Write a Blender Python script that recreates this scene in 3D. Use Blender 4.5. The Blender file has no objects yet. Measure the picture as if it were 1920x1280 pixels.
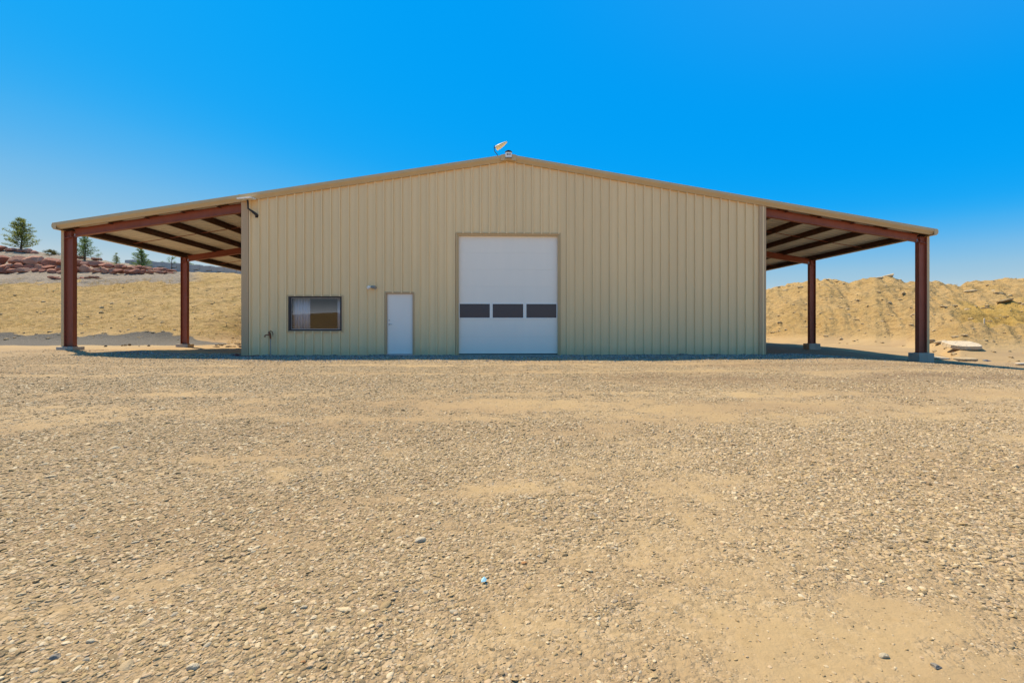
import bpy, math, random
import numpy as np
from mathutils import Vector, Matrix
C = bpy.context.scene
R = math.radians
random.seed(4)
rng = np.random.default_rng(11)

# ------------------------------------------------------------------ camera
F_PX, YAW, CX, CY, HOR, CZ = 894.3, .033, -.426, -16.74, 615., .948
cam_d = bpy.data.cameras.new('camera'); cam = bpy.data.objects.new('camera', cam_d)
C.collection.objects.link(cam); C.camera = cam
cam.location = (CX, CY, CZ); cam.rotation_euler = (R(90), 0, -YAW)
cam_d.sensor_width = 36; cam_d.lens = F_PX/1920*36
cam_d.shift_y = -(640-HOR)/1920; cam_d.clip_start = .05; cam_d.clip_end = 5000

# ------------------------------------------------------------------ light
SUN = Vector((-.45, .37, 1)).normalized()
ELEV = math.asin(SUN.z); AZ = math.atan2(SUN.x, SUN.y)
w = bpy.data.worlds.new('World'); C.world = w; w.use_nodes = True
nt = w.node_tree; bg = nt.nodes['Background']
sky = nt.nodes.new('ShaderNodeTexSky'); sky.sky_type = 'NISHITA'; sky.sun_disc = False
sky.sun_elevation = ELEV; sky.sun_rotation = AZ
sky.altitude = 1500; sky.air_density = 1.0; sky.dust_density = .8; sky.ozone_density = 3
# grade of the whole sky: the Nishita sky's own brightness picks the tone, deep blue to pale at the horizon; darkest sky paled as added fill for the shade
EXPO = .95
def lin(c): return tuple(((v/255+.055)/1.055)**2.4 if v > 10 else v/255/12.92 for v in c)
sp_ = nt.nodes.new('ShaderNodeSeparateColor'); k_ = nt.nodes.new('ShaderNodeMath'); k_.operation = 'MULTIPLY'; k_.inputs[1].default_value = .12*1.366*.5
rp_ = nt.nodes.new('ShaderNodeValToRGB'); rp_.color_ramp.interpolation = 'B_SPLINE'
for i_, (p_, c_) in enumerate([(.075, (146,190,226)), (.112, (104,172,230)), (.155, (0,152,242)), (.235, (0,160,247)), (.31, (14,167,247)), (.36, (60,175,242)), (.43, (116,187,234)), (.52, (150,196,224)), (.66, (178,204,218)), (1.0, (240,236,228))]):
    e_ = rp_.color_ramp.elements[i_] if i_ < 2 else rp_.color_ramp.elements.new(p_*.5)
    e_.position = p_*.5; e_.color = (*lin(c_), 1)
nt.links.new(sky.outputs[0], sp_.inputs[0]); nt.links.new(sp_.outputs[0], k_.inputs[0]); nt.links.new(k_.outputs[0], rp_.inputs[0]); # the brightest part of the sky, round the sun, gets an added boost to warm the shade
m1_ = nt.nodes.new('ShaderNodeMath'); m1_.operation = 'MULTIPLY_ADD'; m1_.inputs[1].default_value = 18; m1_.inputs[2].default_value = -6.6
m2_ = nt.nodes.new('ShaderNodeMath'); m2_.operation = 'MAXIMUM'; m2_.inputs[1].default_value = 0
m3_ = nt.nodes.new('ShaderNodeMath'); m3_.operation = 'ADD'; m3_.inputs[1].default_value = 1
vs_ = nt.nodes.new('ShaderNodeVectorMath'); vs_.operation = 'SCALE'
nt.links.new(k_.outputs[0], m1_.inputs[0]); nt.links.new(m1_.outputs[0], m2_.inputs[0]); nt.links.new(m2_.outputs[0], m3_.inputs[0])
nt.links.new(rp_.outputs[0], vs_.inputs[0]); nt.links.new(m3_.outputs[0], vs_.inputs['Scale']); nt.links.new(vs_.outputs[0], bg.inputs[0])
bg.inputs[1].default_value = 1/2**EXPO
sd = bpy.data.lights.new('sun', 'SUN'); sd.energy = 3.7; sd.angle = R(.5); sd.color = (1, .86, .64)
so = bpy.data.objects.new('sun', sd); C.collection.objects.link(so)
so.rotation_euler = (-SUN).to_track_quat('-Z', 'Y').to_euler()
C.view_settings.view_transform = 'Standard'; C.view_settings.look = 'None'
C.view_settings.exposure = EXPO; C.view_settings.gamma = 1; C.view_settings.use_curve_mapping = False

# ------------------------------------------------------------------ helpers
def mat(name, col, rough=.6, metal=0, spec=.5):
    m = bpy.data.materials.new(name); m.use_nodes = True
    b = m.node_tree.nodes['Principled BSDF']
    b.inputs['Base Color'].default_value = (*col, 1); b.inputs['Roughness'].default_value = rough
    b.inputs['Metallic'].default_value = metal; b.inputs['Specular IOR Level'].default_value = spec
    return m
class N:                       # tiny node-building helper
    def __init__(s, m): s.t = m.node_tree; s.b = s.t.nodes['Principled BSDF']; s.m = m
    def n(s, kind, **k):
        o = s.t.nodes.new(kind)
        for a, v in k.items():
            if a == 'ins':
                for key, val in v.items():
                    if hasattr(val, 'is_output') or isinstance(val, bpy.types.NodeSocket): s.t.links.new(val, o.inputs[key])
                    else: o.inputs[key].default_value = val
            else: setattr(o, a, v)
        return o
    def l(s, a, b): s.t.links.new(a, b)
    def ramp(s, fac, stops, interp='LINEAR'):
        r = s.n('ShaderNodeValToRGB'); r.color_ramp.interpolation = interp
        e = r.color_ramp.elements
        while len(e) < len(stops): e.new(.5)
        for i, (p, c) in enumerate(stops):
            e[i].position = p; e[i].color = (*c, 1) if len(c) == 3 else c
        s.l(fac, r.inputs[0]); return r.outputs[0]
    def mix(s, fac, a, b, mode='MIX'):
        r = s.n('ShaderNodeMix', data_type='RGBA', blend_type=mode)
        for key, val in ((0, fac), (6, a), (7, b)):
            if isinstance(val, bpy.types.NodeSocket): s.l(val, r.inputs[key])
            else: r.inputs[key].default_value = val if not isinstance(val, tuple) or len(val) == 4 else (*val, 1)
        return r.outputs[2]
    def noise(s, vec, scale, detail=4, rough=.5, out=0):
        r = s.n('ShaderNodeTexNoise', ins={'Scale': scale, 'Detail': detail, 'Roughness': rough})
        if vec is not None: s.l(vec, r.inputs['Vector'])
        return r.outputs[out]
    def bump(s, h, strength, dist, normal=None):
        r = s.n('ShaderNodeBump', ins={'Strength': strength, 'Distance': dist}); s.l(h, r.inputs['Height'])
        if normal is not None: s.l(normal, r.inputs['Normal'])
        return r.outputs[0]
    def math(s, op, a, b=0.):
        r = s.n('ShaderNodeMath', operation=op)
        for i, v in enumerate((a, b)):
            if isinstance(v, bpy.types.NodeSocket): s.l(v, r.inputs[i])
            else: r.inputs[i].default_value = v
        return r.outputs[0]
def pos(n): return n.n('ShaderNodeNewGeometry').outputs['Position']
def painted(name, col, rough=.45, var=.06, bump=.15, dirt=None, metal=0):
    """coated metal: faint tone variation, slight waviness, grime rising from the ground"""
    m = mat(name, col, rough, metal); n = N(m); p = pos(n)
    st = n.n('ShaderNodeMapping', ins={'Vector': p, 'Scale': (1.2, 1.2, .22)}).outputs[0]
    f = n.noise(st, 2.2, 5, .6)
    c = n.mix(n.ramp(f, [(.3, (0, 0, 0)), (.7, (1, 1, 1))]), tuple(x*(1-var) for x in col), tuple(min(1, x*(1+var)) for x in col))
    if dirt:
        xs_ = n.n('ShaderNodeSeparateXYZ', ins={'Vector': p}).outputs[0]; pid = n.math('FLOOR', n.math('DIVIDE', xs_, .9144))
        wn_ = n.n('ShaderNodeTexWhiteNoise', noise_dimensions='1D'); n.l(pid, wn_.inputs['W'])
        c = n.mix(n.math('MULTIPLY', wn_.outputs['Value'], .5), c, tuple(x*.88 for x in col))
        z = n.n('ShaderNodeSeparateXYZ', ins={'Vector': p}).outputs[2]
        d = n.math('MULTIPLY', n.ramp(z, [(0, (.8,)*3), (.35, (.12,)*3), (1, (0,)*3)]), n.noise(p, 3, 5, .7))
        c = n.mix(d, c, dirt)
    n.l(c, n.b.inputs['Base Color'])
    n.l(n.bump(n.noise(st, 1.6, 3, .5), bump, .02), n.b.inputs['Normal'])
    n.l(n.ramp(n.noise(p, 6, 4), [(.3, (rough-.08,)*3), (.7, (rough+.1,)*3)]), n.b.inputs['Roughness'])
    return m
def link(o, parent=None):
    C.collection.objects.link(o)
    if parent is not None: o.parent = parent
    return o
def tag(o, label=None, cat=None, group=None, kind=None):
    if label: o['label'] = label
    if cat: o['category'] = cat
    if group: o['group'] = group
    if kind: o['kind'] = kind
    return o
def empty(name, loc, label=None, cat=None, group=None):
    o = bpy.data.objects.new(name, None); o.location = loc; o.empty_display_size = .2
    link(o); return tag(o, label, cat, group)
class MB:
    def __init__(s): s.v = []; s.f = []
    def add(s, v, f):
        k = len(s.v); s.v += [tuple(x) for x in v]; s.f += [tuple(i+k for i in q) for q in f]; return s
    def box(s, x0, x1, y0, y1, z0, z1):
        return s.add([(x0,y0,z0),(x1,y0,z0),(x1,y1,z0),(x0,y1,z0),(x0,y0,z1),(x1,y0,z1),(x1,y1,z1),(x0,y1,z1)],
            [(0,3,2,1),(4,5,6,7),(0,1,5,4),(1,2,6,5),(2,3,7,6),(3,0,4,7)])
    def obox(s, c, sx, sy, sz, rot):            # oriented box
        v = []
        for z in (-1, 1):
            for x, y in ((-1,-1),(1,-1),(1,1),(-1,1)):
                v.append(Vector(c)+rot@Vector((x*sx/2, y*sy/2, z*sz/2)))
        return s.add(v, [(0,3,2,1),(4,5,6,7),(0,1,5,4),(1,2,6,5),(2,3,7,6),(3,0,4,7)])
    def prism(s, poly, axis, a, b):             # poly of 2D points extruded along axis ('x','y','z')
        def P(p, t): return {'x': (t, p[0], p[1]), 'y': (p[0], t, p[1]), 'z': (p[0], p[1], t)}[axis]
        n = len(poly)
        v = [P(p, a) for p in poly]+[P(p, b) for p in poly]
        f = [(i, (i+1) % n, n+(i+1) % n, n+i) for i in range(n)]+[tuple(range(n))[::-1], tuple(range(n, 2*n))]
        return s.add(v, f)
    def tube(s, pts, r, n=8, caps=True):
        pts = [Vector(p) for p in pts]; rs = r if isinstance(r, (list, tuple)) else [r]*len(pts)
        v = []; f = []
        for i, p in enumerate(pts):
            d = (pts[min(i+1, len(pts)-1)]-pts[max(i-1, 0)]).normalized()
            u = d.cross(Vector((0, 0, 1)))
            if u.length < .05: u = d.cross(Vector((0, 1, 0)))
            u.normalize(); q = d.cross(u)
            for k in range(n):
                a = 2*math.pi*k/n; v.append(p+u*(math.cos(a)*rs[i])+q*(math.sin(a)*rs[i]))
        for i in range(len(pts)-1):
            for k in range(n):
                f.append((i*n+k, i*n+(k+1) % n, (i+1)*n+(k+1) % n, (i+1)*n+k))
        if caps: f += [tuple(range(n))[::-1], tuple(range((len(pts)-1)*n, len(pts)*n))]
        return s.add(v, f)
    def build(s, name, m, parent=None, smooth=False, bevel=0, origin=None):
        o0 = Vector(origin) if origin is not None else (parent.matrix_basis.translation.copy() if parent is not None and parent.type == 'EMPTY' else Vector((0, 0, 0)))
        me = bpy.data.meshes.new(name)
        me.from_pydata([tuple(Vector(v)-o0) for v in s.v], [], s.f); me.validate(); me.update()
        import bmesh
        b = bmesh.new(); b.from_mesh(me); bmesh.ops.recalc_face_normals(b, faces=b.faces); b.to_mesh(me); b.free()
        if smooth: me.polygons.foreach_set('use_smooth', [True]*len(me.polygons))
        me.materials.append(m)
        o = bpy.data.objects.new(name, me)
        if parent is None and origin is not None: o.location = o0
        link(o, parent)
        if bevel:
            bv = o.modifiers.new('bevel', 'BEVEL'); bv.width = bevel; bv.segments = 2; bv.limit_method = 'ANGLE'
        return o

# numpy gradient noise
_P = rng.permutation(4096); _P = np.concatenate([_P, _P])
_A = rng.uniform(0, 2*np.pi, 4096); _GX, _GY = np.cos(_A), np.sin(_A)
def pn(x, y):
    xi = np.floor(x).astype(int); yi = np.floor(y).astype(int); xf = x-xi; yf = y-yi
    def g(i, j):
        h = _P[(_P[(xi+i) & 4095]+yi+j) & 4095]; return _GX[h]*(xf-i)+_GY[h]*(yf-j)
    u = xf**3*(xf*(xf*6-15)+10); v = yf**3*(yf*(yf*6-15)+10)
    a = g(0, 0)*(1-u)+g(1, 0)*u; b = g(0, 1)*(1-u)+g(1, 1)*u
    return (a*(1-v)+b*v)*1.5
def fbm(x, y, o=4, lac=2.03, gain=.5):
    s = 0; a = 1; t = 0
    for i in range(o):
        s = s+a*pn(x+i*17.3, y-i*9.1); t += a; a *= gain; x = x*lac; y = y*lac
    return s/t
def ridged(x, y, o=4):
    s = 0; a = 1; t = 0
    for i in range(o):
        s = s+a*(1-np.abs(pn(x+i*7.7, y+i*3.1))*2); t += a; a *= .5; x = x*2.1; y = y*2.1
    return s/t
def S(x): x = np.clip(x, 0, 1); return x*x*(3-2*x)

# ------------------------------------------------------------------ terrain heights
def zat(y, d): return CZ+(HOR-y)*d/F_PX
# columns: bearing given by photo column -> knots (distance, height): flat end, gravel bank top, slope, slope top, track, terrace, crest, behind, far
COLS = []
def col(px, ks): COLS.append((math.degrees(math.atan((px-960)/F_PX)), ks))
far = [(180, -1.), (1200, -3.)]
COLS.append((-180., [(30,0),(34,.3),(40,1.2),(50,3),(60,5.2),(70,6),(80,6.2),(100,5.5),(130,4)]+far))
COLS.append((-120., [(30,0),(34,.2),(40,.6),(50,1),(60,1.6),(70,2),(80,2.2),(100,2),(130,1)]+far))
COLS.append((-75., [(26,0),(28,.5),(37,2.6),(45,5),(49,6.6),(51,8.),(58,11),(64,11),(90,9)]+far))
def L(px, y5, y6, y7, y4=521, y2=627.5):
    col(px, [(25.6,.02),(27.6,zat(y2, 27.6)),(36,zat((y2+y4)/2+1, 36)),(45,zat(y4,45)),(50.2,zat(y5+1,50.2)),(52.3,zat(y6+2,52.3)),(58,zat(y7,58)),(63,zat(y7,58)-.1),(90,zat(y7,58)-3)]+far)
L(0, 511, 483, 462, 520); L(60, 511, 482, 468, 521); L(110, 512, 488, 474, 522); L(160, 512, 491, 481, 523); L(220, 512.5, 500, 490, 523)
L(280, 512, 505, 500, 522); L(335, 511, 509, 507.5, 521); L(400, 513, 512, 511, 518); L(455, 515.5, 515, 514, 519); L(560, 524, 523, 522)
COLS.append((-5., [(44,0),(46,.3),(50,.6),(53,.8),(56,1),(60,1.2),(65,1.4),(70,1.4),(100,1)]+far))
def RR(px, d1, dc, yc):
    zc = zat(yc, dc); ks = [(d1, -.05)]
    for k, (a, b) in enumerate(((.08,.07),(.25,.27),(.45,.5),(.63,.68),(.8,.85),(1,1))):
        ks.append((d1+(dc-d1)*a, -.05+(zc+.05)*b))
    ks += [(dc+5, zc-1.6), (dc+30, .2)]; col(px, ks+far)
RR(1340, 38, 50, 556); RR(1432, 33, 46, 541); RR(1480, 31, 44.5, 533); RR(1545, 29, 43, 521.5); RR(1567, 28.6, 43, 524); RR(1592, 28, 42, 531.5); RR(1618, 27.4, 41.5, 524)
RR(1642, 26.8, 41, 518); RR(1670, 26.4, 41, 520.5); RR(1700, 25.4, 41, 527.5)
col(1755, [(22,-.1),(23,.15),(26,.9),(28.5,1.5),(32,2.4),(37,3.6),(42,zat(531,42)),(48,3.8),(80,.2)]+far)
def RB(px, yc, yb=605):
    zb = zat(yb, 25); col(px, [(18.7,-.22),(19.6,.02),(22.5,.6),(25,zb),(29.5,zb+.35),(37,3.4),(45,zat(yc,45)),(52,zat(yc,45)-1),(90,.5)]+far)
RB(1800, 535); RB(1850, 528, 607); RB(1890, 521, 608); RB(1935, 518, 608); RB(2100, 512, 606)
COLS.append((75., [(18.7,-.2),(20,0),(23,.4),(26,1.),(31,1.4),(39,3.3),(47,5),(54,4.5),(90,1)]+far))
COLS.append((120., [(30,0),(34,.2),(40,.6),(50,1),(60,1.6),(70,2),(80,2.2),(100,2),(130,1)]+far))
COLS.append((180., COLS[0][1]))
COLS.sort(key=lambda c: c[0])
_AN = np.array([c[0] for c in COLS]); _KD = np.array([[k[0] for k in c[1]] for c in COLS]); _KZ = np.array([[k[1] for k in c[1]] for c in COLS])
def polar(X, Y):
    dx = X-CX; dy = Y-CY
    r = dx*math.cos(YAW)-dy*math.sin(YAW); d = dx*math.sin(YAW)+dy*math.cos(YAW)
    ang = np.degrees(np.arctan2(r, d)); dist = np.hypot(r, d)
    dd = np.where(np.abs(ang) < 60, d, dist*np.cos(R(60)))     # knots are measured along the view axis inside the front sector
    dd = np.where(np.abs(ang) > 75, dist, np.where(np.abs(ang) > 60, d*(75-np.abs(ang))/15+dist*(np.abs(ang)-60)/15, dd))
    return ang, dd, dist
def hill(X, Y):
    ang, dd, dist = polar(X, Y)
    out = np.zeros_like(X); n = _KD.shape[1]
    KD = [np.interp(ang, _AN, _KD[:, k]) for k in range(n)]; KZ = [np.interp(ang, _AN, _KZ[:, k]) for k in range(n)]
    out = np.where(dd >= KD[-1], KZ[-1], 0.)
    for k in range(n-1):
        t = (dd-KD[k])/(KD[k+1]-KD[k]); m = (t >= 0) & (t < 1)
        out = np.where(m, KZ[k]+(KZ[k+1]-KZ[k])*t, out)
    q = np.hypot(np.maximum(np.abs(X)-15.7, 0), np.maximum(np.maximum(Y-25.5, -Y-30), 0))
    return out*S(q/4.), dd, KD
def ground_z(X, Y, fine=True):
    X = np.asarray(X, float); Y = np.asarray(Y, float)
    z = -.36*S((-Y-1)/15)
    z = z+.2*np.exp(-((X+15.4)**2/13+Y**2/14))-.16*np.exp(-((X+11.8)**2/4+(Y-9)**2/22))
    z = z-.42*S((X-10)/8)*np.exp(-(Y+1)**2/50)+.06*np.exp(-((X+15.1)**2/3+(Y-6.1)**2/8))
    h, dd, KD = hill(X, Y); z = z+h
    flat = S((Y+1.2)/1)*S((9.6-np.abs(X))/.5)*S((25-Y)/1)
    z = z*(1-flat)-.02*flat
    if fine: z = z+(.022+fbm(X*1.7, Y*1.7, 3)*.07)*np.exp(-((Y+.1)/.35)**2)*S((9.5-np.abs(X))/.5)*S((np.abs(X)-1.7)/.3)
    hm = S((h-.15)/1.2)                                   # 0 yard, 1 hillside
    if fine:
        z = z+fbm(X*.35, Y*.35, 3)*.05*(1-hm)*(1-flat)+fbm(X*2.3, Y*2.3, 3)*.012*(1-flat)
        right = S((X+2)/8)
        z = z+hm*(fbm(X*.45+3, Y*.45, 5)*.32+right*(ridged(X*.75+Y*.1, Y*.22-X*.1, 4)-.45)*.30)
        ang_, _, _ = polar(X, Y)
        z = z+hm*right*(ridged(ang_*.55+dd*.12, dd*.10, 4)-.45)*.34
        z = z+hm*right*fbm(X*2.6, Y*1.4, 4)*.08+hm*(1-right)*fbm(X*1.4, Y*1.8, 3)*.09
    return z
def gz(x, y): return float(ground_z(np.array([x]), np.array([y]))[0])
def at(px, d):                                             # world x, y on a bearing at an axial distance
    r = (px-960)/F_PX*d
    return CX+r*math.cos(YAW)+d*math.sin(YAW), CY-r*math.sin(YAW)+d*math.cos(YAW)
def gpix(px, py):                                          # where a sight line meets the yard
    d = 3.
    for _ in range(40):
        x, y = at(px, d); d = .6*d+.4*(CZ-gz(x, y))*F_PX/(py-HOR)
    return at(px, d)
PATCH = [(690,938,.32,.16,1.),(905,925,.5,.22,1.),(1130,1050,.3,.2,.5),(1500,1190,.75,.38,1.),(1680,1130,.6,.3,.8),(1350,1110,.4,.3,.6),(1150,1180,.5,.3,.75),(1650,1270,.6,.2,.9),(1100,1260,.4,.2,.5),
         (100,790,1.3,.35,.7),(330,770,2.2,.4,.7),(800,760,3.2,.5,.95),(1200,765,3.5,.55,1.),(1600,760,3,.5,1.),(1850,740,2,.7,.9),(420,860,.7,.2,.8),(560,885,.5,.2,.7),(60,1130,.35,.3,.35),(820,985,.4,.1,.6)]
PW = [(*gpix(a, b), c, d, e) for a, b, c, d, e in PATCH]
def dirt_field(X, Y):
    """1 = bare packed dirt, 0 = thick gravel"""
    f = np.zeros_like(X)
    wx = X+fbm(X*1.1, Y*1.1, 3)*.5; wy = Y+fbm(X*1.1+9, Y*1.1, 3)*.35
    for (a, b, sx, sy, k) in PW: f = np.maximum(f, .82*k*np.exp(-((wx-a)/sx)**2-((wy-b)/sy)**2))
    for y0, sl in ((-3.9, .015), (-5.7, .015), (-8.6, -.02), (-10.3, -.02)): f = np.maximum(f, .55*np.exp(-((wy*.5+Y*.5-y0-sl*X)/.26)**2))
    f = f*.7+fbm(X*.55, Y*.9, 4)*.6+.17-.13*S((-X-.5)/2)+fbm(X*2.5, Y*3, 3)*.45+fbm(X*9, Y*10, 2)*.35
    f = f-.5*S((Y+2.9)/.8)*S((2.6-Y)/.5)*S((10.4-np.abs(X))/1.)      # gravel apron along the wall
    f = f+1.0*S((Y-.6)/.8)*S((np.abs(X)-9.5)/1.)                      # dirt floor under the lean-tos
    return np.clip(f, 0, 1)

# ------------------------------------------------------------------ ground mesh (one sheet, finer towards the yard)
angs = np.unique(np.concatenate([np.linspace(-180, -60, 60), np.linspace(-60, 60, 1150), np.linspace(60, 180, 60)]))
rad = np.concatenate([[.05, .4, .8], np.geomspace(1.1, 24, 420), np.arange(24.1, 64, .115), np.geomspace(64.3, 1500, 50)])
AA, DD = np.meshgrid(np.radians(angs), rad)
GX_ = CX+DD*np.sin(AA+YAW); GY_ = CY+DD*np.cos(AA+YAW)
GZ = ground_z(GX_, GY_)
nr, na = GX_.shape
V = np.stack([GX_, GY_, GZ], -1).reshape(-1, 3)
ii, jj = np.meshgrid(np.arange(nr-1), np.arange(na-1), indexing='ij'); k0 = (ii*na+jj).ravel()
Fq = np.stack([k0, k0+1, k0+na+1, k0+na], 1)
me = bpy.data.meshes.new('ground'); me.vertices.add(len(V)); me.vertices.foreach_set('co', V.astype(np.float32).ravel())
me.loops.add(Fq.size); me.loops.foreach_set('vertex_index', Fq[:, ::-1].astype(np.int32).ravel())
me.polygons.add(len(Fq)); me.polygons.foreach_set('loop_start', np.arange(0, Fq.size, 4, dtype=np.int32)); me.polygons.foreach_set('loop_total', np.full(len(Fq), 4, np.int32))
me.update(); me.validate(); me.polygons.foreach_set('use_smooth', np.ones(len(Fq), bool))
if me.polygons[len(Fq)//2].normal.z < 0: me.flip_normals()
Xf, Yf = V[:, 0], V[:, 1]
h_, dd_, KD_ = hill(Xf, Yf)
left = (Xf < -8).astype(float)
bank = left*(dd_ > KD_[0]-.6+fbm(Xf*.8, Yf*.8, 2)*.4)*S((KD_[1]+.5-dd_+fbm(Xf*.8, Yf*.8, 3)*1.2)/.5)*(h_ > .004)       # grey gravel bank
track = left*S((dd_-KD_[3]+2.5+fbm(Xf*.35, Yf*.35, 3)*2.5)/1.0)*S((np.interp(Xf/np.maximum(dd_, 1), [-1.2,-.72,-.56], [1,1,0])))   # grey gravel above the slope
hillm = S((h_-.15)/.6)
drygrass = (Xf > 15)*S((dd_-KD_[3]+.2)/.6)*S((KD_[5]-1.5-dd_+fbm(Xf*.5, Yf*.5, 3)*3)/2)*S((Xf/np.maximum(dd_, 1)-.93)/.06)
strip = S((Yf+2.0+fbm(Xf*.6, Yf*.6, 3)*1.3)/.7)*S((.3-Yf)/.2)*S((11.2-Xf)/1.5)*S((Xf+12.5)/2)*.8
bank = np.maximum(bank, strip)
rut_shade = np.exp(-((Yf+7.0-.03*Xf+fbm(Xf*.5, Yf*.5, 3)*.8)/.75)**2)*S((Xf+1)/5)*(.6+fbm(Xf*.9, Yf*2, 3))
rut_shade = np.clip(np.maximum(rut_shade, .7*np.exp(-((Yf+4.2-.02*Xf+fbm(Xf*.5+5, Yf*.5, 3)*.8)/.5)**2)*S((Xf-3)/5)), 0, 1)
rut_shade = np.maximum(rut_shade, .95*S((Xf-9.2)/.6)*S((17.0+fbm(Xf, Yf*.6, 2)-Xf)/.8)*S((Yf+1.9+fbm(Xf*.7, Yf, 2))/.8)*S((30-Yf)/3))  # shade under the right lean-to painted into the ground as darker brown
for nm, arr in (('rut_shade', rut_shade), ('dirt', dirt_field(Xf, Yf)), ('bank', np.clip(bank, 0, 1)), ('track', np.clip(track, 0, 1)), ('hill', hillm), ('drygrass', np.clip(drygrass, 0, 1)),
                ('fine', S((-Yf-8.6+fbm(Xf*.4, Yf*.4, 2)*1.2)/1.2)), ('left', left)):
    at_ = me.attributes.new(nm, 'FLOAT', 'POINT'); at_.data.foreach_set('value', np.ascontiguousarray(arr, dtype=np.float32))
def ground_material():
    m = mat('dirt_and_gravel', (.4, .3, .18), .95, 0, .2); n = N(m); p = pos(n)
    A = lambda k: n.n('ShaderNodeAttribute', attribute_name=k).outputs['Fac']
    big = n.noise(p, .6, 5, .6); med = n.noise(p, 5, 5, .65); sm = n.noise(p, 38, 5, .7)
    crk = n.ramp(n.noise(p, 14, 6, .75), [(.5, (0,)*3), (.7, (.5,)*3)])
    dirt = n.mix(big, (.38, .26, .125), (.45, .315, .16)); dirt = n.mix(n.math('MULTIPLY', med, .5), dirt, (.34, .23, .11)); dirt = n.mix(crk, dirt, (.29, .19, .08))
    vm = n.n('ShaderNodeMapping', ins={'Vector': p}).outputs[0]
    jit = n.n('ShaderNodeVectorMath', operation='ADD'); n.l(p, jit.inputs[0])
    jn = n.n('ShaderNodeTexNoise', ins={'Scale': 30., 'Detail': 2}); n.l(p, jn.inputs['Vector'])
    jsc = n.n('ShaderNodeVectorMath', operation='SCALE', ins={'Scale': .03}); n.l(jn.outputs['Color'], jsc.inputs[0]); n.l(jsc.outputs[0], jit.inputs[1])
    def vor(scale, feat='F1'):
        v = n.n('ShaderNodeTexVoronoi', feature=feat, ins={'Scale': scale, 'Randomness': 1.}); n.l(jit.outputs[0], v.inputs['Vector']); return v
    v1 = vor(34); v2 = vor(80); v3 = vor(13)
    rnd = n.n('ShaderNodeSeparateColor', ins={'Color': v1.outputs['Color']}).outputs[0]
    gcol = n.ramp(rnd, [(0, (.16,.115,.07)), (.25, (.27,.19,.105)), (.5, (.35,.25,.145)), (.75, (.42,.305,.18)), (.93, (.56,.43,.28)), (1, (.27,.22,.17))])
    rnd2 = n.n('ShaderNodeSeparateColor', ins={'Color': v2.outputs['Color']}).outputs[1]
    gcol = n.mix(.35, gcol, n.ramp(rnd2, [(0, (.18,.13,.075)), (.5, (.33,.235,.13)), (1, (.49,.36,.21))]))
    dm = n.ramp(n.math('ADD', A('dirt'), n.math('MULTIPLY', n.math('SUBTRACT', med, .5), .7)), [(.12, (0,)*3), (.85, (1,)*3)])
    yard = n.mix(dm, gcol, dirt)
    wide = n.noise(n.n('ShaderNodeMapping', ins={'Vector': p, 'Scale': (.35, 1.1, 1)}).outputs[0], .55, 5, .6)
    yard = n.mix(n.ramp(wide, [(.40, (0,)*3), (.66, (.75,)*3)]), yard, (.29, .195, .105))
    yard = n.mix(n.math('MULTIPLY', A('rut_shade'), n.math('ADD', n.math('MULTIPLY', med, .8), .55)), yard, (.21, .14, .08))
    # hillside soil
    hs1 = n.noise(p, .35, 6, .65); hs2 = n.noise(n.n('ShaderNodeMapping', ins={'Vector': p, 'Scale': (1, 1, 2.4)}).outputs[0], 2.2, 6, .7)
    soil = n.mix(n.ramp(hs1, [(.3, (0,)*3), (.7, (1,)*3)]), (.42, .27, .095), (.52, .345, .15))
    soil = n.mix(n.ramp(hs2, [(.46, (0,)*3), (.66, (.7,)*3)]), soil, (.28, .18, .08))
    soil = n.mix(n.math('MULTIPLY', A('left'), n.ramp(n.noise(p, .9, 4, .6), [(.52, (0,)*3), (.66, (.3,)*3)])), soil, (.38, .28, .09))
    grass = n.mix(n.noise(p, 3, 5), (.38, .24, .06), (.48, .31, .09))
    soil = n.mix(A('drygrass'), soil, grass)
    c = n.mix(A('hill'), yard, soil)
    grey = n.ramp(rnd, [(0, (.10,.09,.075)), (.5, (.17,.15,.125)), (1, (.28,.24,.20))])
    grey2 = n.mix(.55, grey, (.40, .31, .22))
    grey = n.mix(.6, grey, (.095, .08, .058))
    c = n.mix(n.ramp(n.math('ADD', A('track'), n.math('MULTIPLY', n.math('SUBTRACT', med, .5), .6)), [(.3, (0,)*3), (.7, (1,)*3)]), c, grey2)
    c = n.mix(n.ramp(n.math('ADD', A('bank'), n.math('MULTIPLY', n.math('SUBTRACT', med, .5), .6)), [(.3, (0,)*3), (.7, (1,)*3)]), c, grey)
    n.l(c, n.b.inputs['Base Color'])
    inv = n.math('SUBTRACT', 1., dm)
    st = n.math('MULTIPLY', n.math('ADD', n.math('MULTIPLY', n.math('SUBTRACT', .62, v1.outputs['Distance']), .02), n.math('MULTIPLY', n.math('SUBTRACT', .6, v2.outputs['Distance']), .008)), inv)
    hh = n.math('ADD', st, n.math('ADD', n.math('MULTIPLY', sm, .006), n.math('MULTIPLY', med, .014)))
    hh = n.math('ADD', hh, n.math('MULTIPLY', n.math('MULTIPLY', hs2, .30), A('hill')))
    hh = n.math('ADD', hh, n.math('MULTIPLY', n.math('MULTIPLY', n.noise(p, 7, 5, .75), .11), A('hill')))
    b = n.n('ShaderNodeBump', ins={'Strength': 1., 'Distance': 1.}); n.l(hh, b.inputs['Height']); n.l(b.outputs[0], n.b.inputs['Normal'])
    return m
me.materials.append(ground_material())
go = bpy.data.objects.new('ground', me); link(go); tag(go, kind='structure')

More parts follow.
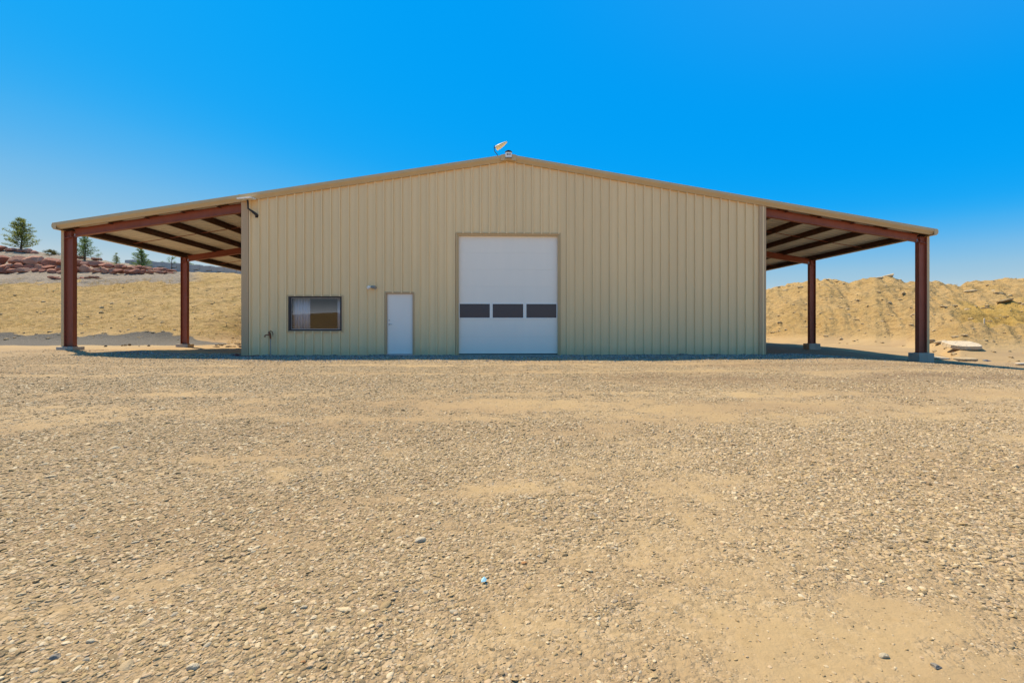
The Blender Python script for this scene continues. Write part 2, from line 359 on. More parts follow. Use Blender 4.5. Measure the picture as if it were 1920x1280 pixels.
# ------------------------------------------------------------------ stones
def ico(sub):
    import bmesh
    b = bmesh.new(); bmesh.ops.create_icosphere(b, subdivisions=sub, radius=1)
    v = np.array([x.co[:] for x in b.verts]); f = [tuple(q.index for q in x.verts) for x in b.faces]; b.free(); return v, f
def sn3(v, seed, fr):
    r = np.random.default_rng(seed); o = 0
    for _ in range(5):
        k = r.normal(size=3)*fr; o = o+np.sin(v@k+r.uniform(0, 6.3))
    return o/5
def stone_mesh(name, seed, sub, flat, facet, m, smooth=True, rough=.1):
    v, f = ico(sub); r = np.random.default_rng(seed)
    for _ in range(facet):                                # planar cuts give broken faces
        nn = r.normal(size=3); nn /= np.linalg.norm(nn); c = r.uniform(.55, .85)
        s = v@nn; v = v-np.outer(np.maximum(s-c, 0), nn)
    v = v*(1+sn3(v, seed, 1.6)[:, None]*.16+sn3(v, seed+50, 4.5)[:, None]*rough*.5)
    v = v*np.array([1, r.uniform(.62, .85), flat])
    me = bpy.data.meshes.new(name); me.from_pydata(v.tolist(), [], f); me.update()
    me.polygons.foreach_set('use_smooth', [smooth]*len(f)); me.materials.append(m); return me
def pebble_material():
    m = mat('river_stone', (.4, .35, .28), .8, 0, .3); n = N(m)
    oi = n.n('ShaderNodeObjectInfo').outputs['Random']
    c = n.ramp(oi, [(0, (.14,.105,.07)), (.12, (.24,.17,.095)), (.25, (.36,.25,.13)), (.40, (.42,.295,.15)), (.54, (.42,.315,.20)), (.66, (.48,.355,.215)), (.76, (.50,.345,.225)), (.86, (.60,.46,.28)), (.955, (.70,.58,.40)), (.985, (.25,.23,.20)), (1, (.40,.21,.10))])
    tc = n.n('ShaderNodeTexCoord').outputs['Object']
    c = n.mix(n.math('MULTIPLY', n.noise(tc, 1.8, 4, .6), .6), c, (.44, .295, .12))
    n.l(c, n.b.inputs['Base Color']); n.l(n.bump(n.noise(tc, 6, 4, .7), .35, .1), n.b.inputs['Normal'])
    return m
PEB = pebble_material()
pcol = bpy.data.collections.new('pebble_shapes')
for k in range(8):
    ob = bpy.data.objects.new('pebble_shape', stone_mesh('pebble', 20+k, 2 if k < 6 else 2, [.34,.4,.3,.44,.36,.24,.32,.4][k], [3,5,2,7,4,8,10,9][k], PEB, smooth=k < 3))
    pcol.objects.link(ob)
def scatter():
    P_, SZ = [], []
    def ring(d0, d1, n, smin, smean, ang=(-52, 52), thin=1.):
        a = rng.uniform(*np.radians(ang), n); d = np.sqrt(rng.uniform(d0**2, d1**2, n))
        X = CX+d*np.sin(a+YAW); Y = CY+d*np.cos(a+YAW)
        q = np.clip(dirt_field(X, Y), 0, 1)
        keep = rng.random(n) < (.15+.85*(1-S((q-.02)/.80)))*thin
        keep &= ~((Y > -.06) & (np.abs(X) < 9.3))
        X, Y, q = X[keep], Y[keep], q[keep]
        s = np.clip(rng.lognormal(np.log(smean), .5, len(X)), smin, smean*2.5)*(1-.45*S((q-.1)/.5))
        s = s*np.where(Y > -5.4, .8, 1)*(1-.25*np.exp(-((Y+7.-.03*X)/.8)**2)*S((X+1)/5))
        P_.append(np.stack([X, Y], 1)); SZ.append(s)
    ring(1., 3., 34000, .0035, .0078); ring(3., 5., 48000, .0045, .0096); ring(5, 8.5, 76000, .006, .0115)
    ring(8.5, 13, 72000, .009, .0140); ring(13, 20, 66000, .011, .017); ring(18, 27, 12000, .014, .022)
    ring(1., 5., 700, .011, .0145); ring(5., 10., 1300, .014, .019)
    spread('gravel', np.concatenate(P_), np.concatenate(SZ), pcol, 'loose tan and grey stones spread over the yard in front of the building')
def spread(name, P2, s, coll, lab):
    z = ground_z(P2[:, 0], P2[:, 1])+s*.02
    n = len(s); me = bpy.data.meshes.new(name); me.vertices.add(n)
    me.vertices.foreach_set('co', np.column_stack([P2, z]).astype(np.float32).ravel())
    a = me.attributes.new('scl', 'FLOAT', 'POINT'); a.data.foreach_set('value', s.astype(np.float32))
    a = me.attributes.new('idx', 'INT', 'POINT'); a.data.foreach_set('value', rng.integers(0, 8, n).astype(np.int32))
    rot = np.column_stack([rng.normal(0, .2, n), rng.normal(0, .2, n), rng.uniform(0, 6.283, n)])
    a = me.attributes.new('rot', 'FLOAT_VECTOR', 'POINT'); a.data.foreach_set('vector', rot.astype(np.float32).ravel())
    ob = bpy.data.objects.new(name, me); link(ob); tag(ob, kind='stuff', label=lab, cat='gravel')
    g = bpy.data.node_groups.new('spread_stones', 'GeometryNodeTree')
    g.interface.new_socket('Geometry', in_out='INPUT', socket_type='NodeSocketGeometry'); g.interface.new_socket('Geometry', in_out='OUTPUT', socket_type='NodeSocketGeometry')
    gi = g.nodes.new('NodeGroupInput'); gout = g.nodes.new('NodeGroupOutput')
    mp = g.nodes.new('GeometryNodeMeshToPoints'); ip = g.nodes.new('GeometryNodeInstanceOnPoints'); ci = g.nodes.new('GeometryNodeCollectionInfo')
    ci.inputs['Collection'].default_value = coll; ci.inputs['Separate Children'].default_value = True
    def attr(nm, t): q = g.nodes.new('GeometryNodeInputNamedAttribute'); q.data_type = t; q.inputs['Name'].default_value = nm; return q.outputs['Attribute']
    e2r = g.nodes.new('FunctionNodeEulerToRotation')
    lk = g.links.new
    lk(gi.outputs[0], mp.inputs[0]); lk(mp.outputs[0], ip.inputs['Points']); lk(ci.outputs[0], ip.inputs['Instance'])
    ip.inputs['Pick Instance'].default_value = True
    lk(attr('idx', 'INT'), ip.inputs['Instance Index']); lk(attr('rot', 'FLOAT_VECTOR'), e2r.inputs[0]); lk(e2r.outputs[0], ip.inputs['Rotation'])
    lk(attr('scl', 'FLOAT'), ip.inputs['Scale']); lk(ip.outputs[0], gout.inputs[0])
    md = ob.modifiers.new('stones', 'NODES'); md.node_group = g
    print('gravel stones', n)
scatter()
def wall_strip():
    n = 26000; X = rng.uniform(-13.2, 11.5, n); Y = -np.abs(rng.normal(0, 1.25, n))-.05
    Y = np.where((np.abs(X) > 9.35), Y+.6, Y); k = (np.abs(X) < 1.8) & (Y > -.03); X, Y = X[~k], Y[~k]
    k = (Y > -3.2+fbm(X*.5, Y*.5, 2)*1.4) & ~((X < -9.6) & (rng.random(len(X)) > .5)); X, Y = X[k], Y[k]
    s = np.clip(rng.lognormal(np.log(.017), .4, len(X)), .01, .045)
    spread('gravel_strip', np.stack([X, Y], 1), s, gcol_, 'band of coarse grey gravel along the foot of the front wall')
GPEB = mat('grey_crushed_stone', (.25, .24, .23), .85, 0, .3); n_ = N(GPEB)
n_.l(n_.ramp(n_.n('ShaderNodeObjectInfo').outputs['Random'], [(0, (.10,.09,.085)), (.4, (.20,.18,.165)), (.75, (.30,.27,.24)), (1, (.46,.42,.37))]), n_.b.inputs['Base Color'])
gcol_ = bpy.data.collections.new('grey_pebble_shapes')
for k in range(8): gcol_.objects.link(bpy.data.objects.new('grey_pebble_shape', stone_mesh('grey_pebble', 60+k, 2, .6, 8+k, GPEB, smooth=False)))
wall_strip()

# ------------------------------------------------------------------ materials for built things
M = dict(
    wall=painted('tan_wall_panel', (.86,.62,.325), .5, .035, .1, (.50,.38,.22)),
    trim=painted('brown_tan_trim', (.52,.34,.18), .5, .04, .06),
    rake=painted('rake_trim_tan', (.58,.40,.20), .5, .04, .06),
    roof=painted('roof_sheet', (.66,.62,.57), .45, .05, .06),
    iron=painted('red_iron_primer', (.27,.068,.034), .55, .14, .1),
    purlin=painted('shaded_purlin_primer', (.055,.018,.012), .55, .14, .1),  # same primer as the frames, with the shade under the roof put into its colour
    white=painted('white_door_skin', (.89,.80,.68), .5, .015, .04),
    wsteel=painted('white_steel_door', (.84,.77,.68), .45, .015, .03),
    concrete=painted('cast_concrete', (.42,.36,.28), .9, .18, .8),
    dark=mat('dark_bronze_frame', (.018,.012,.012), .5),
    black=mat('black_rubber', (.015,.015,.015), .7),
    darkglass=mat('tinted_door_pane', (.045,.042,.055), .22),
    steel=mat('brushed_steel', (.45,.45,.46), .35, .8),
    rust=painted('rusty_iron', (.26,.07,.02), .75, .35, .6),
    galv=painted('galvanised_pipe', (.33,.32,.29), .5, .1, .1, metal=.3),
    wplastic=mat('white_plastic', (.88,.85,.80), .45),
    cream=mat('cream_plastic', (.72,.56,.30), .5),
    hose=mat('red_rubber_hose', (.16,.025,.02), .5),
    inside=mat('interior_board', (.16,.15,.14), .9),
    curtain=mat('white_curtain_cloth', (.75,.76,.74), .9),
    blue=mat('blue_plastic_scrap', (.35,.62,.72), .5),
    wood=painted('bleached_plank', (.60,.50,.37), .85, .15, .5),
)
def glass_material():
    m = bpy.data.materials.new('window_glass'); m.use_nodes = True; t = m.node_tree; t.nodes.clear()
    o = t.nodes.new('ShaderNodeOutputMaterial'); mx = t.nodes.new('ShaderNodeMixShader'); a = t.nodes.new('ShaderNodeBsdfTransparent'); g = t.nodes.new('ShaderNodeBsdfGlossy')
    a.inputs[0].default_value = (.8,.8,.83,1); g.inputs['Roughness'].default_value = .01; g.inputs[0].default_value = (.9,.88,.9,1)
    mx.inputs[0].default_value = .05
    t.links.new(a.outputs[0], mx.inputs[1]); t.links.new(g.outputs[0], mx.inputs[2]); t.links.new(mx.outputs[0], o.inputs[0]); return m
M['glass'] = glass_material()

# ------------------------------------------------------------------ the building
W, LT, ZR, SL, DEP, BAY = 9.144, 15.36, 6.985, .1625, 24.384, 6.096
roofz = lambda u: ZR-SL*abs(u)
bld = empty('metal_building', (0, 0, 0), 'tan ribbed metal building with an open lean-to on both sides', 'building')
RIB = .3048
def rib_profile(a, b, depth=.055, phase=0, half=.029, top=.021, outward=-1):
    """points (t, offset) along the wall, ribs every foot standing proud"""
    pts = [(a, 0)]; k = math.ceil((a-phase)/RIB)
    while phase+k*RIB-half < b:
        c = phase+k*RIB
        for t, o in ((c-half, 0), (c-top, depth), (c+top, depth), (c+half, 0)):
            if a < t < b: pts.append((t, o*outward))
        # two faint stiffening flutes between ribs
        for q in (.104, .2):
            for t, o in ((c+q-.014, 0), (c+q, .0035), (c+q+.014, 0)):
                if a < t < b: pts.append((t, o*outward))
        k += 1
    pts.append((b, 0)); pts = sorted(set(pts)); return pts
def off_at(pts, t):
    for (a, oa), (b, ob) in zip(pts, pts[1:]):
        if a <= t <= b: return oa+(ob-oa)*(t-a)/max(b-a, 1e-9)
    return 0
OPEN = [(-7.60,-5.775,.85,2.045),(-4.25,-3.32,-.2,2.165),(-1.80,1.80,-.2,4.25)]
def wall_mesh(y, openings, outward):
    pts = rib_profile(-W+.02, W-.02, phase=-.06, outward=outward)
    ts = sorted(set([p[0] for p in pts]+[e for o in openings for e in o[:2]]))
    mb = MB()
    for a, b in zip(ts, ts[1:]):
        if b-a < 1e-6: continue
        mid = (a+b)/2; oa, ob = off_at(pts, a), off_at(pts, b)
        segs = [(-.25, None)]
        for (x0, x1, z0, z1) in openings:
            if x0 < mid < x1: segs = ([(-.25, z0)] if z0 > -.2 else [])+[(z1, None)]
        for z0, z1 in segs:
            za = roofz(a)-.1 if z1 is None else z1; zb = roofz(b)-.1 if z1 is None else z1
            mb.add([(a, y+oa, z0), (b, y+ob, z0), (b, y+ob, zb), (a, y+oa, za)], [(0, 1, 2, 3)])
    return mb
def weld(o):
    import bmesh
    b = bmesh.new(); b.from_mesh(o.data); bmesh.ops.remove_doubles(b, verts=b.verts, dist=1e-5); b.to_mesh(o.data); b.free(); return o
wf = weld(wall_mesh(0, OPEN, -1).build('wall', M['wall'], bld)); wf['label'] = 'front gable wall of tan ribbed panels'
weld(wall_mesh(DEP, [], 1).build('wall', M['wall'], bld))
for s in (-1, 1):
    pts = rib_profile(.01, DEP-.01, outward=1); mb = MB(); zt = roofz(W)-.1
    for (a, oa), (b, ob) in zip(pts, pts[1:]):
        mb.add([(s*(W+oa), a, -.25), (s*(W+ob), b, -.25), (s*(W+ob), b, zt), (s*(W+oa), a, zt)], [(0, 1, 2, 3)])
    weld(mb.build('wall', M['wall'], bld))
# inside room behind the window, dark
mb = MB()
mb.add([(-8.6,.25,0),(-4.6,.25,0),(-4.6,3.6,0),(-8.6,3.6,0)], [(0,1,2,3)]); mb.add([(-8.6,.25,2.7),(-4.6,.25,2.7),(-4.6,3.6,2.7),(-8.6,3.6,2.7)], [(0,1,2,3)])
mb.add([(-8.6,3.6,0),(-4.6,3.6,0),(-4.6,3.6,2.7),(-8.6,3.6,2.7)], [(0,1,2,3)]); mb.add([(-8.6,.25,0),(-8.6,3.6,0),(-8.6,3.6,2.7),(-8.6,.25,2.7)], [(0,1,2,3)]); mb.add([(-4.6,.25,0),(-4.6,3.6,0),(-4.6,3.6,2.7),(-4.6,.25,2.7)], [(0,1,2,3)])
mb.build('office_lining', M['inside'], bld)
# corner trims
for s in (-1, 1):
    mb = MB(); x0, x1 = sorted((s*(W-.20), s*(W+.035)))
    mb.box(x0, x1, -.045, -.035, -.22, roofz(W)-.16); xx = s*(W+.035); a, b = sorted((xx, xx+s*.01)); mb.box(a, b, -.045, .18, -.22, roofz(W)-.16)
    a, b = sorted((s*(W-.2), s*(W-.19))); mb.box(a, b, -.035, -.002, -.22, roofz(W)-.16)
    mb.build('corner_trim', M['trim'], bld)
# base flashing
for a, b in ((-W+.2, -4.30), (-3.27, -1.86), (1.86, W-.2)): MB().box(a, b, -.006, .02, -.22, .012).build('base_flashing', M['galv'], bld)
# roof: ribbed sheets, two slopes
for s in (-1, 1):
    pts = rib_profile(-.10, DEP+.12, depth=.03, outward=1, half=.05, top=.022); mb = MB()
    for (a, oa), (b, ob) in zip(pts, pts[1:]):
        mb.add([(0, a, ZR-.03+oa), (0, b, ZR-.03+ob), (s*(LT-.05), b, roofz(LT)-.03+ob), (s*(LT-.05), a, roofz(LT)-.03+oa)], [(0, 1, 2, 3)])
    r = weld(mb.build('roof_sheet', M['roof'], bld)); so_ = r.modifiers.new('sheet', 'SOLIDIFY'); so_.thickness = .002; so_.offset = 0
mb = MB(); mb.prism([(-.3, roofz(.3)+.012), (0, ZR+.035), (.3, roofz(.3)+.012), (.3, roofz(.3)+.004), (0, ZR+.027), (-.3, roofz(.3)+.004)], 'y', -.1, DEP+.12)
mb.build('ridge_cap', M['rake'], bld)
# rake trim: stepped box section following the slope, and end returns
def rake(s, y0, dirn, name='rake_trim'):
    mb = MB(); sec = [(0, .012), (.0, .018), (-.02, .018), (-.15, .012), (-.158, -.082), (-.15, -.094), (-.085, -.19), (-.085, -.207), (.0, -.205)]
    sec = [(a*dirn*-1+y0, z) for a, z in sec]
    n = len(sec); v = []; xs = [0, s*LT]
    for x in xs: v += [(x, yy, roofz(x)+zz) for yy, zz in sec]
    f = [(i, (i+1) % n, n+(i+1) % n, n+i) for i in range(n)]+[tuple(range(n)), tuple(range(n, 2*n))[::-1]]
    mb.add(v, f); return mb.build(name, M['rake'], bld)
for s in (-1, 1): rake(s, 0, -1); rake(s, DEP, 1)
mb = MB(); mb.prism([(-.27, 6.76), (-.27, 6.965), (0, 7.012), (.27, 6.965), (.27, 6.76), (0, 6.79)], 'y', -.172, -.1); mb.build('rake_cap', M['rake'], bld)
# small lap seam in the trim above the left corner
MB().box(-9.22, -9.17, -.160, -.12, roofz(9.2)-.12, roofz(9.2)+.022).build('trim_lap', M['rake'], bld)
# gutters along both eaves
for s in (-1, 1):
    e = s*LT; z = roofz(LT)
    prof = [(e-s*.16, z+.0), (e+s*.02, z+.012), (e+s*.055, z-.05), (e+s*.055, z-.13), (e+s*.0, z-.205), (e-s*.14, z-.215), (e-s*.14, z-.2), (e-s*.01, z-.19), (e+s*.04, z-.12), (e+s*.04, z-.05), (e+s*.012, z), (e-s*.16, z-.012)]
    MB().prism(prof, 'y', -.155, DEP+.15).build('gutter', M['rake'], bld)
    MB().prism([(e-s*.1, z-.2), (e-s*.1, z+.0), (e+s*.02, z+.01), (e+s*.053, z-.05), (e+s*.053, z-.13), (e, z-.203)], 'y', -.162, -.157).build('gutter_end_cap', M['rake'], bld)
# frames: columns, rafters, purlins
UC = 15.10
def ground_pad(s, v):
    return {(-1, 0): .31, (1, 0): .045, (-1, 1): .20, (1, 1): .19}.get((s, v), gz(s*UC, .2+v*BAY)+.15)
yc_ = [.2, BAY+.15, 2*BAY, 3*BAY, DEP-.2]
for s in (-1, 1):
    for k, yy in enumerate(yc_):
        zt = ground_pad(s, k); zg = gz(s*UC, yy)
        top = roofz(UC)-.05
        mb = MB(); xo, xi = s*(UC+.15), s*(UC-.15)            # outer, inner flange
        a, b = sorted((xo, xo-s*.014)); mb.box(a, b, yy-.085, yy+.085, zt+.02, top-.02)
        a, b = sorted((xi, xi+s*.014)); mb.box(a, b, yy-.085, yy+.085, zt+.02, roofz(UC-.15)-.47)
        a, b = sorted((xo-s*.014, xi+s*.014)); mb.box(a, b, yy-.005, yy+.005, zt+.02, top-.2)
        mb.box(min(xo, xi)-.02, max(xo, xi)+.02, yy-.11, yy+.11, zt+.002, zt+.02)
        # flange plates at the knee
        mb.obox((s*(UC-.02), yy, roofz(UC)-.475), .30, .17, .016, Matrix.Rotation(s*math.atan(SL), 3, 'Y'))
        x = s*(UC-.09); mb.box(x-.007, x+.007, yy-.085, yy-.006, roofz(UC)-.46, roofz(UC)-.24)
        cobj = mb.build('column', M['iron'], bld)
        for dx_ in (-.06, .06):
            for zz in (-.40, -.30):
                MB().tube([(s*(UC-.02)+dx_, yy-.022, roofz(UC)+zz), (s*(UC-.02)+dx_, yy-.006, roofz(UC)+zz)], .013, 6).build('bolt', M['iron'], cobj, origin=(0, 0, 0))
        pb = MB(); pb.box(s*UC-.28, s*UC+.28, yy-.24, yy+.24, min(zg, zt)-.5, zt); pb.build('footing', M['concrete'], bld, bevel=.015)
        # rafter, I section
        mb = MB(); T = -.205
        xs = [s*W, s*(UC-.15)]
        def slab(zt0, zt1, zb0, zb1, hw):
            v = []
            for x, a0, b0 in ((xs[0], zt0, zb0), (xs[1], zt1, zb1)):
                v += [(x, yy-hw, roofz(x)+b0), (x, yy+hw, roofz(x)+b0), (x, yy+hw, roofz(x)+a0), (x, yy-hw, roofz(x)+a0)]
            mb.add(v, [(0,1,2,3),(4,7,6,5),(0,4,5,1),(1,5,6,2),(2,6,7,3),(3,7,4,0)])
        slab(T, T, T-.012, T-.012, .08); slab(T-.012, T-.012, -.488, -.448, .004); slab(-.488, -.448, -.502, -.462, .08)
        mb.build('rafter', M['iron'], bld)
    # purlins (zed section running the length of the roof)
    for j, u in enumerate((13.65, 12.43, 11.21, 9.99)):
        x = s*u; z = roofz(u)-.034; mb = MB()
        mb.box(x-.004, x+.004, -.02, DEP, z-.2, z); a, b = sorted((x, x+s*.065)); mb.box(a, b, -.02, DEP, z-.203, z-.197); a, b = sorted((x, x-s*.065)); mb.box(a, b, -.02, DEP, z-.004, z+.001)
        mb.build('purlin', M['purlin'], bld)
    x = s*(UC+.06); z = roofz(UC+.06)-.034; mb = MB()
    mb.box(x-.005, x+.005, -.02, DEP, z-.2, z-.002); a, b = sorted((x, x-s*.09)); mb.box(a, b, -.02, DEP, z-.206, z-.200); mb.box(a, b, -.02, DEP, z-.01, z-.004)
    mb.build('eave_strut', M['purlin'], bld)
    for yb in (BAY*.5, BAY*1.5, BAY*2.5, BAY*3.5):
        a = (s*W, yb, roofz(W)-.17); b = (s*UC, yb, roofz(UC)-.17); MB().tube([a, b], .014, 6).build('brace_rod', M['iron'], bld)
    # downspout strapped to the outer face of the front column
    zt = ground_pad(s, 0); a, b = sorted((s*(UC+.153), s*(UC+.25)))
    mb = MB(); mb.box(a, b, .12, .22, zt-.02, roofz(LT)-.2); ds = mb.build('downspout', M['rake'], bld, bevel=.006)
# overhead door
od = MB(); X0, X1, ZT = -1.74, 1.74, 4.19
secs = [(.05+i*.5915, .05+(i+1)*.5915-.002) for i in range(7)]
for i, (a, b) in enumerate(secs):
    if i == 2:
        od.box(X0, X1, .09, .13, a, 1.300); od.box(X0, X1, .09, .13, 1.812, b)
        for p, q in ((X0, -1.725), (-.641, -.566), (.539, .624), (1.715, X1)): od.box(p, q, .09, .13, 1.3002, 1.8118)
    else:
        od.box(X0, X1, .09, .13, a, b)
        for zz in (.15, .30, .45): od.box(X0+.02, X1-.02, .0885, .0899, a+zz-.004, a+zz+.004)
odo = od.build('overhead_door', M['white'], bld)
for p, q in ((-1.725,-.641), (-.566,.539), (.624,1.715)):
    fr = MB()
    fr.box(p-.02, q+.02, .078, .0898, 1.80, 1.828); fr.box(p-.02, q+.02, .078, .0898, 1.284, 1.312); fr.box(p-.02, p+.012, .078, .0898, 1.3122, 1.7998); fr.box(q-.012, q+.02, .078, .0898, 1.3122, 1.7998)
    fr.build('pane_frame', M['wplastic'], odo)
    MB().box(p+.001, q-.001, .1, .115, 1.301, 1.811).build('window_pane', M['darkglass'], odo)
MB().box(X0, X1, .092, .128, .012, .048).build('bottom_seal', M['black'], odo)
mb = MB(); mb.box(-1.80, 1.80, .02, .6, -.3, .008); mb.build('door_sill', M['concrete'], bld)
mb = MB()
for s in (-1, 1):
    a, b = sorted((s*1.74, s*1.80)); mb.box(a, b, -.01, .14, .009, 4.25); a, b = sorted((s*1.80, s*1.84)); mb.box(a, b, -.044, -.038, -.1, 4.29); a, b = sorted((s*1.795, s*1.80)); mb.box(a, b, -.04, -.01, .0, 4.25)
mb.box(-1.74, 1.74, -.01, .14, 4.19, 4.25); mb.box(-1.80, 1.80, -.044, -.038, 4.25, 4.29); mb.box(-1.8, 1.8, -.04, -.011, 4.245, 4.252)
mb.build('door_jamb', M['rake'], bld)
# entry door
mb = MB(); mb.box(-4.225, -3.345, .03, .075, .05, 2.145); ed = mb.build('entry_door', M['wsteel'], bld, bevel=.003)
mb = MB()
mb.box(-4.25, -4.23, -.03, .1, .0, 2.165); mb.box(-3.34, -3.32, -.03, .1, .0, 2.165); mb.box(-4.25, -3.32, -.03, .1, 2.150, 2.166)
mb.box(-4.29, -4.25, -.040, -.03, .0, 2.205); mb.box(-3.32, -3.28, -.040, -.03, .0, 2.205); mb.box(-4.25, -3.32, -.040, -.03, 2.166, 2.205)
mb.build('door_frame', M['trim'], ed)
MB().box(-4.23, -3.34, -.05, .09, .0, .045).build('threshold', M['steel'], ed)
hb = MB(); hb.tube([(-4.155,.03,1.085),(-4.155,-.035,1.085)], .012); hb.tube([(-4.155,-.035,1.085),(-4.04,-.038,1.078)], .010); hb.tube([(-4.155,.031,1.085),(-4.155,.022,1.085)], .034, 14)
MB().tube([(-4.155,.031,1.22),(-4.155,.02,1.22)], .026, 14).build('lock', M['steel'], ed)
hb.build('handle', M['steel'], ed, smooth=False)
for zz in (.35, 1.1, 1.85): MB().box(-3.348, -3.336, .018, .034, zz-.05, zz+.05).build('hinge', M['steel'], ed)
# window
x0, x1, z0, z1 = -7.60, -5.775, .85, 2.045
wn = MB(); e = .055
wn.box(x0, x0+.085, -.035, .09, z0, z1); wn.box(x1-e, x1, -.035, .09, z0, z1); wn.box(x0+.085, x1-e, -.035, .09, z1-e, z1); wn.box(x0+.085, x1-e, -.035, .09, z0, z0+e)
wo = wn.build('window', M['dark'], bld)
MB().box(x0+.086, x1-e-.001, .03, .036, z0+e+.001, z1-e-.001).build('glass', M['glass'], wo)
mb = MB(); mb.box(x0+.087, x0+.107, .01, .03, z0+e+.001, z1-e-.001); mb.box(x1-e-.016, x1-e-.001, .01, .03, z0+e+.001, z1-e-.001); mb.box(x0+.107, x1-e-.016, .01, .03, z0+e+.001, z0+e+.016); mb.box(x0+.107, x1-e-.016, .01, .03, z1-e-.014, z1-e-.001)
mb.build('glazing_bead', M['steel'], wo)
mb = MB(); mb.box(x0-.045, x0, -.042, -.034, z0-.045, z1+.045); mb.box(x1, x1+.045, -.042, -.034, z0-.045, z1+.045); mb.box(x0, x1, -.042, -.034, z1, z1+.045); mb.box(x0, x1, -.042, -.034, z0-.045, z0)
mb.build('window_trim', M['rake'], wo)
# curtains hang inside the office window
def curtain(a, b, lab):
    mb = MB(); n = 60; v = []
    for i in range(n+1):
        x = a+(b-a)*i/n; y = .15+.03*math.sin((x-a)*62)+.012*math.sin((x-a)*23+1)
        v += [(x, y, .72), (x, y*.98, 2.15)]
    mb.add(v, [(2*i, 2*i+2, 2*i+3, 2*i+1) for i in range(n)])
    o = mb.build('curtain', M['curtain'], None, smooth=True, origin=((a+b)/2, .3, .72)); s_ = o.modifiers.new('cloth', 'SOLIDIFY'); s_.thickness = .003
    tag(o, lab, 'curtain', 'white curtains inside the window')
curtain(-7.50, -6.92, 'white curtain gathered at the left end of the window'); curtain(-5.98, -5.80, 'narrow white curtain at the right end of the window')

# ------------------------------------------------------------------ things fixed to or standing by the building
t = empty('floodlight', (-8.85, 0, 5.25), 'flat white floodlight on a dark bent arm at the top left corner of the wall', 'light')
MB().obox((-8.90, -.26, 5.33), .46, .42, .045, Matrix.Rotation(R(-6), 3, 'Y')@Matrix.Rotation(R(6), 3, 'X')).build('lamp_head', M['wplastic'], t, bevel=.01)
MB().tube([(-8.875,-.24,5.30),(-8.875,-.20,5.02),(-8.72,-.14,4.90),(-8.655,-.09,4.84),(-8.64,-.035,4.79)], [.03,.03,.045,.05,.05], 8).build('arm', M['dark'], t)
MB().box(-8.72, -8.58, -.045, -.033, 4.75, 4.85).build('mounting_plate', M['dark'], t)
t = empty('security_light', (-4.72, 0, 2.35), 'small grey security light with two heads above the white entry door', 'light')
MB().tube([(-4.72,-.033,2.37),(-4.72,-.075,2.37)], .05, 14).build('base_plate', M['galv'], t)
for s in (-1, 1):
    c = Vector((-4.72+s*.095, -.12, 2.36)); d = Vector((s*.5, -.6, -.35)).normalized()
    MB().tube([c-d*.05, c-d*.02, c+d*.06], [.03, .048, .056], 12).build('lamp_head', M['galv'] if s > 0 else M['wplastic'], t, smooth=False)
    MB().tube([(-4.72,-.07,2.37), tuple(c-d*.04)], .012, 6).build('arm', M['galv'], t)
t = empty('yard_hydrant', (-8.15, -.15, -.02), 'rusty yard hydrant with a curved handle on a thin pipe left of the window', 'hydrant')
MB().tube([(-8.15,-.15,-.05),(-8.15,-.15,.60)], .016, 8).build('pipe', M['galv'], t)
MB().tube([(-8.15,-.15,.58),(-8.155,-.15,.66),(-8.17,-.15,.76),(-8.2,-.15,.80)], [.024,.032,.036,.026], 8).build('head', M['rust'], t)
MB().tube([(-8.2,-.15,.72),(-8.27,-.17,.715),(-8.31,-.19,.70),(-8.325,-.2,.64)], [.02,.018,.02,.022], 8).build('spout', M['rust'], t)
MB().tube([(-8.225,-.15,.77),(-8.20,-.15,.83),(-8.15,-.15,.85),(-8.09,-.15,.82),(-8.065,-.15,.74),(-8.075,-.15,.68)], .013, 7).build('handle', M['rust'], t)
MB().tube([(-8.165,-.15,.74),(-8.165,-.15,.84)], .011, 6).build('rod', M['rust'], t)
hp = [(-9.42,-.12),(-9.30,-.2),(-9.22,-.13),(-9.27,-.05),(-9.36,-.1),(-9.25,-.24),(-9.05,-.26),(-8.8,-.30),(-8.55,-.36),(-8.40,-.37)]
mb = MB(); hz = [max(gz(x, y), -.03)+.02+(.03 if 1 < i < 5 else 0) for i, (x, y) in enumerate(hp)]
P_ = []
for i in range(len(hp)-1):
    for k in range(5): q = k/5; P_.append((hp[i][0]*(1-q)+hp[i+1][0]*q, hp[i][1]*(1-q)+hp[i+1][1]*q, hz[i]*(1-q)+hz[i+1]*q))
mb.tube(P_, .016, 8); tag(mb.build('hose', M['hose'], None, smooth=True, origin=(-9.2, -.15, 0)), 'dark red hose lying at the foot of the left corner trim', 'hose')
t = empty('ridge_vent', (0, -.17, 6.85), 'small white louvred vent box with a dark cap on the gable peak', 'vent')
MB().box(-.105, .105, -.26, -.172, 6.86, 7.03).build('box', M['wplastic'], t, bevel=.004)
MB().prism([(-.125, 7.03), (-.07, 7.075), (0, 7.095), (.07, 7.075), (.125, 7.03)], 'y', -.275, -.165).build('cap', M['dark'], t)
for x, wd in ((-.045, .028), (-.005, .022), (.03, .012), (.062, .016)): MB().box(x-wd/2, x+wd/2, -.264, -.2601, 6.915, 6.985).build('slot', M['dark'] if wd != .022 else M['galv'], t)
MB().box(-.11, .115, -.262, -.171, 6.835, 6.857).build('flange', M['galv'], t)
t = empty('antenna', (-.32, .35, roofz(.32)), 'small cream dish antenna on a bent dark mast beside the roof peak', 'antenna')
MB().tube([(-.31,.35,roofz(.3)-.02),(-.40,.35,7.17),(-.485,.35,7.27),(-.50,.35,7.38),(-.495,.35,7.47)], .014, 7).build('mast', M['dark'], t)
